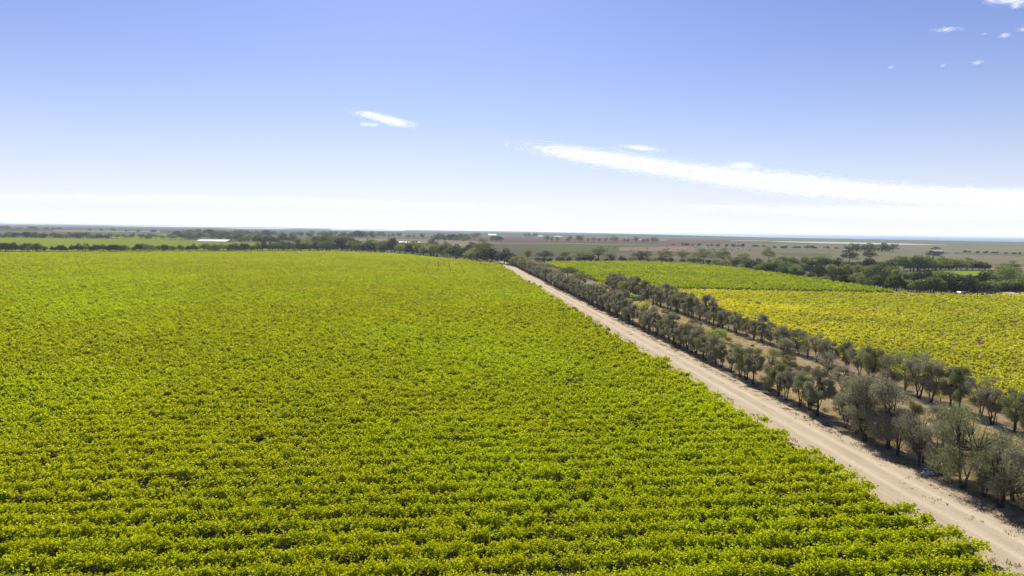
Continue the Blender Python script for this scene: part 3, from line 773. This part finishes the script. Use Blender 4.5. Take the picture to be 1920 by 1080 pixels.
# far trees over the plain
belt([(815, 452, 438), (880, 452, 438)], 9, SMALL_BUSH, "far_tree", "dark tree in the compact block left of the white farm shed", "compact dark block of trees on the plain", (0.8, 1.1), looks=("dense",))
spot(SMALL_GUM[0], "far_tree", 890, 450, 435, 22, "taller round tree right of the compact dark block on the plain", "tree")
belt([(918, 452, 441), (945, 452, 441)], 4, SMALL_BUSH, "far_tree", "dark tree in the small block beside the far white farm shed", "small tree block beside the far farm shed", (0.8, 1.1))
belt([(700, 446, 434), (815, 449, 437)], 10, SMALL_GUM, "far_tree", "tree dotted along the pale paddock beyond the tree belt", "trees dotted along the pale paddock", (0.9, 1.3))
belt([(978, 444, 436), (1012, 444.5, 437)], 4, SMALL_BUSH, "far_tree", "small tree beside the row of distant white sheds", "trees by the distant white sheds", (1.0, 1.4))
belt([(1022, 454, 441), (1150, 456, 443), (1240, 458, 445)], 20, SMALL_GUM, "far_tree", "gum in the scattered line across the red-brown field", "gums across the red-brown field", (0.7, 1.1), looks=("slender", "broad", "open", "leaning"))
belt([(1260, 461, 455.5), (1440, 464, 458)], 15, SMALL_BUSH, "far_tree", "low tree in the thin line right of the red-brown field", "low tree line on the plain", (1.1, 1.7))
belt([(1450, 466, 459), (1570, 467, 461)], 11, SMALL_BUSH+[SMALL_GUM[1]], "far_tree", "low tree in the short line on the taupe paddock", "short tree line on the taupe paddock", (1.1, 1.6))
belt([(1582, 471, 458), (1640, 472, 455), (1682, 474, 459)], 11, SMALL_GUM+SMALL_BUSH, "far_tree", "tree in the blue-green clump left of the dark farmhouse", "clump left of the dark farmhouse", (1.0, 1.3))
spot(SMALL_GUM[1], "far_tree", 1753, 470, 462, 18, "flat dark tree behind the dark farmhouse", "tree")
belt([(1800, 474, 468), (1915, 478, 473)], 9, SMALL_BUSH, "far_tree", "low tree scattered right of the dark farmhouse", "low trees right of the dark farmhouse", (1.0, 1.6))
belt([(-20, 430, 423), (125, 431, 424.5)], 9, SMALL_BUSH, "far_tree", "blue-grey tree in the most distant line at far left", "most distant tree line at left", (1.3, 1.9))
belt([(160, 433, 427), (330, 437, 431)], 8, SMALL_BUSH, "far_tree", "faint tree on the mauve fallow land at left", "faint trees on the fallow land", (1.1, 1.7))
for i in range(60):
    bx, by = random.uniform(1130, 1410), random.uniform(462.5, 470.5)
    g_ = G(bx, by); o = random.choice(SMALL_BUSH).place("saltbush", (g_[0], g_[1], 0), random.uniform(1.0, 1.9), random.uniform(0.9, 1.6), random.uniform(0, 6))
    tag(o, "small dark saltbush dotted over the pinkish bare paddock on the plain", "shrub", "saltbushes on the pinkish paddock")
# right-hand woodland
belt([(1380, 503, 484), (1470, 517, 496), (1560, 530, 505), (1650, 543, 512), (1740, 551, 520), (1830, 552, 521), (1925, 552, 524)], 62, BUSH+[GUM[3], BUSH[2], GUM[2], BUSH[0]], "scrub_tree", "dark shrubby tree at the front edge of the right woodland", "front edge of the right woodland", (0.8, 1.3), hj=0.34)
belt([(1410, 502, 482), (1520, 515, 490), (1640, 525, 498), (1740, 532, 508), (1820, 534, 513), (1925, 536, 506)], 44, BUSH[:3]+[GUM[2]], "scrub_tree", "grey-green tree in the middle of the right woodland", "middle of the right woodland", (0.9, 1.4), hj=0.34)
belt([(1440, 496, 478), (1520, 500, 482), (1620, 507, 482), (1700, 508, 480), (1740, 507, 482), (1850, 507, 484)], 44, BUSH+[GUM[4]], "scrub_tree", "grey-green tree at the back of the right woodland", "back of the right woodland", (1.0, 1.5), hj=0.34)
spot(GUM[3], "gum_tree", 1592, 497, 466, 30, "tall dark flat-topped gum leaning above the right woodland", "tree")
spot(GUM[3], "gum_tree", 1630, 492, 466, 22, "dark gum with a small flat crown above the right woodland", "tree")
spot(GUM[3], "gum_tree", 1750, 486, 470, 28, "dark flat crown in front of the farmhouse", "tree")
spot(GUM[2], "gum_tree", 1885, 540, 490, 44, "tallest grey-green gum at the right edge behind the farm yard", "tree")
spot(GUM[0], "gum_tree", 1895, 520, 488, 30, "dark-topped gum tree behind the tallest one at the right edge", "tree")
spot(YELLOW, "shrub", 1573, 515, 500, 40, "yellow-green bushy tree inside the right woodland", "shrub")
spot(BRIGHT, "shrub", 1912, 528, 512, 30, "bright green shrub at the right edge above the farm yard", "shrub")
spot(BUSH[3], "scrub_tree", 1890, 551, 533, 26, "very dark round shrub just right of the parked vehicles", "shrub")


# ------------------------------------------------------------------ dry grass, litter, posts on the strip
def tufts(n, xr, yr, hgt, mat, name, label, dens_fn=None, per=7):
    xs = rng.uniform(*xr, n); ys = yr[0]+(yr[1]-yr[0])*rng.random(n)**1.7
    if dens_fn is not None: k_ = dens_fn(xs, ys); xs = xs[k_]; ys = ys[k_]
    n = len(xs); sc_ = np.maximum(1.0, ys/110.0)
    cx = np.repeat(xs, per)+rng.normal(0, 0.16, n*per)*np.repeat(sc_, per); cy = np.repeat(ys, per)+rng.normal(0, 0.16, n*per)
    hh = hgt*rng.uniform(0.4, 1.2, n*per)*np.repeat(sc_**0.4, per); w_ = 0.035*np.repeat(sc_, per)
    a = rng.uniform(0, 6.28, n*per); lx = rng.normal(0, 0.5, n*per)*hh; ly = rng.normal(0, 0.5, n*per)*hh
    p0 = np.stack([cx-np.cos(a)*w_, cy-np.sin(a)*w_, 0*cx+0.012], 1); p1 = np.stack([cx+np.cos(a)*w_, cy+np.sin(a)*w_, 0*cx+0.012], 1)
    p2 = np.stack([cx+lx+np.cos(a)*w_*.4, cy+ly+np.sin(a)*w_*.4, hh], 1); p3 = np.stack([cx+lx-np.cos(a)*w_*.4, cy+ly-np.sin(a)*w_*.4, hh], 1)
    o_ = link(name, quads_mesh(name, np.stack([p0, p1, p2, p3], 1), mat))
    tag(o_, label, "grass", None, "stuff")


wavy = lambda a_, b_, t_: (lambda x_, y_: np.sin(x_*a_+np.sin(y_*b_)*2)*np.cos(y_*b_*1.7+x_*0.3) > t_)
tufts(16000, (55.5, 75.5), (52, 330), 0.24, MAT['straw'], "dry_grass", "pale dry grass between the two windbreak rows", wavy(0.8, 0.35, -0.25))
tufts(900, (81.5, 84.5), (78, 330), 0.3, MAT['straw'], "dry_grass", "pale dry grass between the farm track and the yellow vines", wavy(0.8, 0.35, -0.1))
tufts(5200, (50.8, 55.5), (46, 330), 0.13, MAT['twig'], "leaf_litter", "brown leaf litter and dry weeds at the foot of the roadside trees", wavy(1.5, 0.6, 0.0))
tufts(1500, (42.8, 45.6), (42, 300), 0.2, MAT['weed'], "weeds", "green weeds along the vine side of the dirt road", wavy(0.9, 0.8, 0.3))
tufts(260, (48.0, 50.8), (46, 200), 0.14, MAT['weed'], "weeds", "sparse green weed tufts on the road crown", wavy(1.3, 0.5, 0.45))
# low grey saltbush on the strip
for i in range(70):
    xx, yy_ = random.uniform(56, 75), random.uniform(58, 250)
    pr = random.choice([BUSH[0], BUSH[2], TWIGGY])
    o = pr.place("low_shrub", (xx, yy_, 0), random.uniform(0.6, 1.3), random.uniform(1.0, 1.5), random.uniform(0, 6.28))
    tag(o, "knee-high dry shrub on the straw-coloured strip between the windbreak rows", "shrub", "low shrubs on the dry strip")

pm = MB(); pm.tube([(0, 0, -0.2), (0, 0, 1.25)], [0.06, 0.055], 6); FP = pm.mesh("fence_post", MAT['wood'])
for i, (bx, by) in enumerate([(1903, 812), (1868, 797), (1835, 783)]):
    g_ = G(bx, by); o = link("fence_post", FP, loc=(g_[0], g_[1], 0))
    tag(o, f"short dark wooden post beside the farm track, {ordinal(i+1)} from the right edge", "post", "posts beside the farm track")
# posts along the bare lower edge of the far green plot
e0, e1 = G(1560, 528), G(1800, 557)
for i in range(34):
    t = i/33; g_ = e0*(1-t)+e1*t
    o = link("vine_post", FP, loc=(g_[0]+3, g_[1]-2, 0)); o.scale = (1.6, 1.6, 1.25)
    tag(o, f"thin trellis post on the bare strip below the right woodland, {ordinal(i+1)} from the left", "post", "trellis posts on the bare strip")

white = plain("white_paint", (0.78, 0.78, 0.76), 0.5, var=0.1)
g_ = G(1024, 541)
mk = MB(); mk.tube([(0, 0, 0), (0, 0, 1.3)], [0.09, 0.09], 8); mk.box(-0.35, 0.35, -0.04, 0.04, 1.3, 1.9)
tag(link("roadside_marker", mk.mesh("marker", white), loc=(51.9, 313, 0)), "small white marker post on the tree side of the dirt road", "sign post")
# crumpled white bag under a near tree
g_ = G(1741, 889); bm_ = MB(); r_ = random.Random(4); k = 12; rings = []
vv = [(0, 0, 0.34)]; ff = []
for a in range(1, 5):
    for b_ in range(k):
        t = b_*6.283/k; rr = 0.55*math.sin(a*0.4)*r_.uniform(0.7, 1.25)
        vv.append((rr*1.35*math.cos(t), rr*math.sin(t), max(0.02, 0.34*math.cos(a*0.4)*r_.uniform(0.5, 1.2))))
for b_ in range(k): ff.append((0, 1+b_, 1+(b_+1) % k))
for a in range(3):
    for b_ in range(k): ff.append((1+a*k+b_, 1+(a+1)*k+b_, 1+(a+1)*k+(b_+1) % k, 1+a*k+(b_+1) % k))
bm_.add(vv, ff)
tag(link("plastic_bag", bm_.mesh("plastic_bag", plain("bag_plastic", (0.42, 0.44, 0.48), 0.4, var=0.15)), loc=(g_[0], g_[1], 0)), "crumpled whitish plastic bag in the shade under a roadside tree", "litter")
# thin marker posts standing in the big vineyard
for i, (bx, by) in enumerate([(641, 1008), (830, 803), (1563, 886), (958, 1033), (533, 876), (905, 856)]):
    g_ = G(bx, by); o = link("vine_post", POST, loc=(g_[0], g_[1], 0)); o.scale = (0.6, 0.6, 1.28)
    tag(o, f"thin trellis post poking above the leaves of the big vineyard, {ordinal(i+1)} one", "post", "posts poking above the vines")

# ------------------------------------------------------------------ buildings and farm yard
roofw = plain("pale_metal_roof", (0.50, 0.52, 0.54), 0.35, 0.3, 0.12, 0.5)
wallg = plain("grey_wall", (0.33, 0.33, 0.34), 0.8)
wallw = plain("cream_wall", (0.38, 0.35, 0.33), 0.8)
walld = plain("dark_wall", (0.10, 0.12, 0.15), 0.6)
glass = plain("dark_glass", (0.03, 0.04, 0.05), 0.1, spec=0.8)
rust = plain("rusty_steel", (0.26, 0.10, 0.05), 0.8, var=0.5, scale=6)
tyre = plain("tyre_rubber", (0.025, 0.025, 0.025), 0.9)
steel = plain("galvanised_steel", (0.42, 0.44, 0.46), 0.4, 0.6)


def heading(a, b):
    return math.atan2(b[1]-a[1], b[0]-a[0])


roofd = plain("dull_metal_roof", (0.36, 0.37, 0.38), 0.5, 0.0, 0.2, 0.3)


def shed(bx0, bx1, by, wall_px, roof_px, dep, wm, rm, label, cat="shed", door=True, name="farm_shed", grp=None):
    """gabled farm shed whose long side runs between two pixels"""
    a = G(bx0, by); b = G(bx1, by+(bx1-bx0)*0.0148)
    L = float(np.linalg.norm(b-a)); sc_ = depth((a+b)/2)/1280.0
    wh, rh = wall_px*sc_, roof_px*sc_
    root = link(name, None, loc=tuple((a+b)/2)); root.rotation_euler = (0, 0, heading(a, b))
    w = MB(); w.box(-L/2, L/2, 0, dep, 0, wh); w.add([(-L/2, 0, wh), (-L/2, dep, wh), (-L/2, dep/2, wh+rh*0.96)], [(0, 1, 2)]); w.add([(L/2, 0, wh), (L/2, dep, wh), (L/2, dep/2, wh+rh*0.96)], [(0, 2, 1)])
    link("wall", w.mesh("shed_wall", wm), root)
    r = MB(); e = 0.6
    for s_ in (0, 1):
        y0, y1 = (-e, dep/2) if s_ == 0 else (dep+e, dep/2)
        r.add([(-L/2-e, y0, wh-0.1), (L/2+e, y0, wh-0.1), (L/2+e, y1, wh+rh), (-L/2-e, y1, wh+rh), (-L/2-e, y0, wh+0.1), (L/2+e, y0, wh+0.1), (L/2+e, y1, wh+rh+0.2), (-L/2-e, y1, wh+rh+0.2)],
              [(0, 1, 2, 3), (7, 6, 5, 4), (0, 4, 5, 1), (1, 5, 6, 2), (3, 2, 6, 7), (0, 3, 7, 4)])
    link("roof", r.mesh("shed_roof", rm), root)
    if door:
        d_ = MB(); d_.box(-2, 2, -0.08, 0.02, 0.02, wh*0.8); link("door", d_.mesh("shed_door", walld), root)
        for k_ in (-0.32, 0.32):
            x_ = MB(); x_.box(L*k_-1, L*k_+1, -0.06, 0.02, wh*0.4, wh*0.75); link("window", x_.mesh("shed_window", glass), root)
    tag(root, label, cat, grp)
    return root


shed(368, 424, 453.6, 1.4, 3.4, 30, wallg, roofw, "long shed with a wide white metal roof beyond the left hedge")
shed(916, 930, 441.8, 1.3, 1.4, 30, wallw, roofd, "small cream shed between two blocks of dark trees on the plain", grp=None)
shed(1003, 1018, 443.4, 0.7, 0.6, 30, wallw, roofd, "white shed far out on the plain, left one of the distant pair", grp="distant white sheds")
shed(1040, 1052, 443.9, 0.6, 0.6, 30, wallw, roofd, "white shed far out on the plain, right one of the distant pair", grp="distant white sheds")
shed(1192, 1206, 450.2, 0.6, 0.5, 25, wallw, roofd, "tiny white shed beyond the gums of the red-brown field, left", grp="tiny sheds beyond the gums")
shed(1234, 1250, 450.8, 0.6, 0.5, 25, wallw, roofd, "tiny white shed beyond the gums of the red-brown field, right", grp="tiny sheds beyond the gums")
shed(748, 766, 455.4, 1.1, 1.2, 16, wallw, roofd, "low whitish shed peeping over the tree belt")
shed(776, 788, 455.8, 1.1, 1.0, 16, wallw, roofd, "second low whitish shed right of the first behind the tree belt")
shed(1752, 1770, 475.2, 4.2, 1.3, 14, walld, roofd, "dark-walled farmhouse on the plain above the right woodland", "farmhouse", name="farmhouse")
shed(1882, 1906, 555.6, 4.5, 2.0, 6, wallw, roofd, "low pinkish-white shed at the right edge of the farm yard")
shed(1854, 1875, 550.5, 5.0, 2.6, 5, wallg, roofw, "white-roofed grey shed behind the parked vehicles", "shed")
for i, bx in enumerate((1775, 1783, 1790)):
    g_ = G(bx, 475.6); sc_ = depth(g_)/1280; t_ = MB(); R_ = 2.9*sc_; hh = 3.4*sc_
    t_.cyl((0, 0, 0), (0, 0, hh), R_, 20); t_.tube([(0, 0, hh), (0, 0, hh*1.14)], [R_*1.02, R_*0.1], 20)
    tag(link("water_tank", t_.mesh("water_tank", roofw), loc=(g_[0], g_[1], 0)), f"round pale water tank beside the dark farmhouse, {ordinal(i+1)} from the left", "tank", "tanks beside the farmhouse")


def wheel(root, x_, y_, r_, w_=0.22):
    t_ = MB(); t_.cyl((0, -w_/2, 0), (0, w_/2, 0), r_, 16); o_ = link("wheel", t_.mesh("wheel", tyre), root, (x_, y_, r_))
    h_ = MB(); h_.cyl((0, -w_/2-0.02, 0), (0, w_/2+0.02, 0), r_*0.55, 12); link("rim", h_.mesh("rim", steel), o_)


def vehicle(kind, bx, by, col, rot, label):
    g_ = G(bx, by); root = link({"car": "parked_car", "ute": "pickup_truck", "van": "parked_van"}[kind], None, loc=(g_[0], g_[1], 0)); root.rotation_euler = (0, 0, rot)
    paint = plain("vehicle_paint", col, 0.3, 0.2, 0.08)
    prof = {"car": [(-2.2, .35), (2.2, .35), (2.25, .75), (1.2, .95), (0.6, 1.42), (-1.2, 1.45), (-2.0, 1.0), (-2.25, .9)],
            "ute": [(-2.5, .45), (2.5, .45), (2.55, .95), (1.4, 1.1), (0.9, 1.7), (-0.4, 1.72), (-0.5, 1.1), (-2.5, 1.1)],
            "van": [(-2.4, .4), (2.4, .4), (2.45, 1.0), (1.7, 1.3), (1.1, 2.0), (-2.3, 2.05), (-2.45, 1.9)]}[kind]
    b_ = MB(); b_.prism(prof, -0.88, 0.88); link("body", b_.mesh("vehicle_body", paint), root)
    xs = {"car": (-1.1, 0.6), "ute": (-0.3, 0.9), "van": (-1.9, 1.2)}[kind]; zt = {"car": 1.38, "ute": 1.62, "van": 1.85}[kind]
    for s_ in (-1, 1):
        w_ = MB(); w_.prism([(xs[0], zt-.42), (xs[1]+.3, zt-.42), (xs[1], zt), (xs[0]+.1, zt)], s_*0.89-0.01, s_*0.89+0.01); link("side_window", w_.mesh("side_window", glass), root)
    w_ = MB(); w_.box(2.24, 2.30, -0.7, -0.4, .62, .75); link("headlight", w_.mesh("headlight", white), root)
    w_ = MB(); w_.box(2.24, 2.30, 0.4, 0.7, .62, .75); link("headlight", w_.mesh("headlight", white), root)
    for x_ in (-1.4, 1.45):
        for y_ in (-0.82, 0.82): wheel(root, x_, y_, 0.36 if kind != "van" else 0.38)
    tag(root, label, kind if kind != "ute" else "pickup truck")


vehicle("car", 1783, 554, (0.30, 0.34, 0.40), 0.2, "grey car parked at the left end of the farm yard")
vehicle("van", 1806, 555.5, (0.45, 0.45, 0.45), 0.1, "pale van standing at the front of the farm yard left of the rusty machine")
vehicle("car", 1822, 553, (0.12, 0.15, 0.22), 1.2, "dark blue car parked behind the pale van")
vehicle("ute", 1860, 556.5, (0.09, 0.10, 0.12), 0.2, "black pickup truck parked right of the rusty machine")
vehicle("ute", 1878, 555, (0.5, 0.5, 0.5), 0.0, "pale pickup truck beside the dark round shrub")
vehicle("car", 1846, 553, (0.35, 0.38, 0.42), 0.8, "silver car parked behind the rusty machine")

# rusty tractor
g_ = G(1837, 557.5); root = link("tractor", None, loc=(g_[0], g_[1], 0)); root.rotation_euler = (0, 0, 0.3)
b_ = MB(); b_.prism([(-0.6, .8), (2.3, .8), (2.3, 1.6), (0.4, 1.7), (0.2, 1.3), (-0.9, 1.3)], -0.4, 0.4); link("body", b_.mesh("tractor_body", rust), root)
b_ = MB(); b_.box(-0.9, 0.35, -0.65, 0.65, 2.5, 2.62)
for x_ in (-0.85, 0.3):
    for y_ in (-0.6, 0.6): b_.tube([(x_, y_, 1.3), (x_, y_, 2.5)], [0.04, 0.04], 5)
link("cab_roof", b_.mesh("cab_roof", rust), root)
b_ = MB(); b_.cyl((1.6, 0, 1.6), (1.6, 0, 2.4), 0.05, 8); link("exhaust", b_.mesh("exhaust", steel), root)
for y_ in (-0.85, 0.85): wheel(root, -0.4, y_, 0.8, 0.4); wheel(root, 1.9, y_*0.85, 0.45, 0.25)
tag(root, "rusty red tractor at the edge of the yellow vines in the farm yard", "tractor")
# flat trailer with crates, container
g_ = G(1868, 553.5); root = link("shipping_container", None, loc=(g_[0], g_[1]+3, 0)); root.rotation_euler = (0, 0, -0.1)
b_ = MB(); b_.box(-3, 3, -1.2, 1.2, 0.15, 2.6)
for k_ in range(-11, 12): b_.box(k_*0.25-0.06, k_*0.25+0.06, -1.25, -1.203, 0.3, 2.45)
link("body", b_.mesh("container_body", plain("blue_grey_paint", (0.16, 0.19, 0.25), 0.6)), root)
b_ = MB(); b_.box(3.003, 3.06, -1.1, 1.1, 0.3, 2.45); link("door", b_.mesh("container_door", walld), root)
tag(root, "blue-grey shipping container behind the parked vehicles", "container")
g_ = G(1827, 549.5); root = link("shipping_container", None, loc=(g_[0], g_[1], 0)); root.rotation_euler = (0, 0, 0.05)
for ch in [c_ for c_ in bpy.data.objects if c_.parent and c_.parent.name == "shipping_container"]:
    c2 = ch.copy(); C.objects.link(c2); c2.parent = root
root.scale = (1.3, 1, 0.9)
tag(root, "longer blue-grey container left of the white-roofed shed", "container")

# ------------------------------------------------------------------ clouds: thin layers high over the plain, far beyond the haze


def sky_pt(x, y, z):
    d = F+R2*(x-960)/1280.0-U2*(y-540)/1280.0
    return np.array([0, 0, CAM_H])+d*(z-CAM_H)/d[2]


def cloud_mat(dens, sc, asp, rag):
    m, n, l = nodes("cloud_vapour")
    at = n.new("ShaderNodeAttribute"); at.attribute_name = "body"
    v = stretched(n, l, sc, sc*asp)
    nz = noise(n, l, v, 1.0, 7, 0.62, 0.0, 1.0, 0.4)
    a = mathn(n, l, 'ADD', at.outputs["Fac"], mathn(n, l, 'MULTIPLY', mathn(n, l, 'SUBTRACT', nz, 0.55), rag))
    r = n.new("ShaderNodeMapRange"); r.interpolation_type = 'SMOOTHSTEP'; r.inputs[1].default_value = 0.05; r.inputs[2].default_value = 1.3; r.inputs[4].default_value = dens
    l.new(a, r.inputs[0])
    d = n.new("ShaderNodeBsdfDiffuse"); t = n.new("ShaderNodeBsdfTranslucent"); tr = n.new("ShaderNodeBsdfTransparent")
    d.inputs[0].default_value = t.inputs[0].default_value = (0.96, 0.96, 0.96, 1)
    m1 = n.new("ShaderNodeMixShader"); m1.inputs[0].default_value = 0.8; l.new(d.outputs[0], m1.inputs[1]); l.new(t.outputs[0], m1.inputs[2])
    m2 = n.new("ShaderNodeMixShader"); l.new(r.outputs[0], m2.inputs[0]); l.new(tr.outputs[0], m2.inputs[1]); l.new(m1.outputs[0], m2.inputs[2])
    o_ = n.new("ShaderNodeOutputMaterial"); l.new(m2.outputs[0], o_.inputs[0])
    return m


def cloud(label, spine, z, dens=0.96, nsc=0.002, nu=60, nv=16, thick=60.0, group=None, asp=0.12, rag=2.6, fl=0.14, fr=0.14):
    """spine: (x, top y, bottom y) in the picture, laid on a level layer at height z; body value fades to the rim"""
    X = np.array([s_[0] for s_ in spine], float)
    us = np.linspace(X[0], X[-1], nu); T = np.interp(us, X, [s_[1] for s_ in spine]); B = np.interp(us, X, [s_[2] for s_ in spine])
    vv = []; body = []
    for s_ in (1, -1):
        for i in range(nu):
            for j in range(nv):
                t = j/(nv-1); yy = T[i]*(1-t)+B[i]*t
                e = math.sin(math.pi*t)**1.5*min(1, i/(nu*fl), (nu-1-i)/(nu*fr))
                p_ = sky_pt(us[i], yy, z); p_[2] += s_*thick*0.5*e
                vv.append(p_.tolist()); body.append(e)
    N_ = nu*nv; ff = []
    for i in range(nu-1):
        for j in range(nv-1):
            a = i*nv+j; ff.append((a, a+nv, a+nv+1, a+1)); ff.append((a+N_+1, a+N_+nv+1, a+N_+nv, a+N_))
    me = bpy.data.meshes.new("cloud"); me.from_pydata(vv, [], ff); me.update()
    at = me.attributes.new("body", 'FLOAT', 'POINT'); at.data.foreach_set("value", np.array(body, dtype=np.float32))
    me.materials.append(cloud_mat(dens*0.68, nsc, asp, rag)); me.polygons.foreach_set("use_smooth", np.ones(len(ff), dtype=bool))
    tag(link("cloud", me), label, "cloud", group)


Z = 3000
cloud("long white streak of cloud sloping down to the right above the horizon",
      [(945, 262, 278), (1000, 262, 292), (1080, 268, 310), (1180, 280, 328), (1300, 297, 348), (1400, 306, 364), (1500, 315, 376), (1620, 332, 384), (1740, 340, 392), (1860, 345, 396), (2300, 350, 405)], Z, 0.95, 0.0018, 180, 30, asp=0.06, rag=5.2, fl=0.09, fr=0.2)
cloud("thin wisp just above the long white cloud streak", [(1150, 268, 276), (1200, 270, 284), (1250, 276, 290)], Z, 0.75, 0.007, 48, 16, rag=5.5, fl=0.4, fr=0.4)
cloud("small puff on the upper side of the long cloud streak", [(1355, 302, 316), (1395, 300, 320), (1430, 304, 318)], Z, 0.75, 0.007, 48, 16, rag=5.5, fl=0.4, fr=0.4)
cloud("small white lens-shaped cloud alone in the middle of the sky", [(648, 204, 214), (690, 205, 224), (735, 214, 240), (790, 228, 246)], Z, 1.0, 0.008, 60, 20, asp=0.2, rag=4.5, fl=0.3, fr=0.3)
cloud("faint shred of cloud under the lens-shaped cloud", [(672, 228, 236), (712, 229, 239)], Z, 0.5, 0.006, 24, 10, rag=4.0)
cloud("bright cloud cut by the top right corner of the picture", [(1838, -22, 8), (1880, -30, 16), (1960, -30, 14)], Z, 0.9, 0.007, 60, 20, asp=0.35, rag=5)
for i, (cx, cy, w_, h_, dn) in enumerate([(1776, 55, 34, 6, 0.6), (1905, 11, 16, 7, 0.6), (1884, 66, 15, 6, 0.6), (1833, 117, 14, 5, 0.45), (1918, 55, 14, 5, 0.5), (1768, 123, 8, 4, 0.35), (1671, 126, 8, 4, 0.35), (1846, 63, 8, 3, 0.3)]):
    cloud(f"tiny white cloud shred in the deep blue upper right sky, {ordinal(i+1)} by size", [(cx-w_, cy-h_*0.2, cy+h_), (cx, cy-h_, cy+h_), (cx+w_, cy-h_, cy+h_*0.2)], Z, dn, 0.014, 24, 12, 20, "cloud shreds in the upper right sky", 0.4, 6.0, 0.4, 0.4)
cloud("broad pale veil of cloud low over the right horizon", [(1000, 376, 385), (1300, 372, 404), (1600, 376, 418), (2500, 380, 430)], 4200, 0.22, 0.0003, 80, 20, 60, rag=3.5, fl=0.4)
cloud("faint pale cloud band low over the left horizon", [(-500, 345, 378), (400, 356, 390), (900, 370, 404), (1400, 384, 412)], 4200, 0.10, 0.0003, 80, 20, 60, rag=3.5, fr=0.4)

# ------------------------------------------------------------------ haze: one even box of pale air round everything on the plain
hb = MB(); hb.box(-70000, 70000, -70000, 70000, -1.0, 32.0)
m, n, l = nodes("haze_air")
pv = n.new("ShaderNodeVolumePrincipled"); pv.inputs["Color"].default_value = (0.78, 0.89, 1.0, 1); pv.inputs["Density"].default_value = 0.000065
pv.inputs["Anisotropy"].default_value = 0.3
o = n.new("ShaderNodeOutputMaterial"); l.new(pv.outputs[0], o.inputs["Volume"])
o = link("haze", hb.mesh("haze", m)); o["kind"] = "stuff"

for o in bpy.data.objects:
    pass
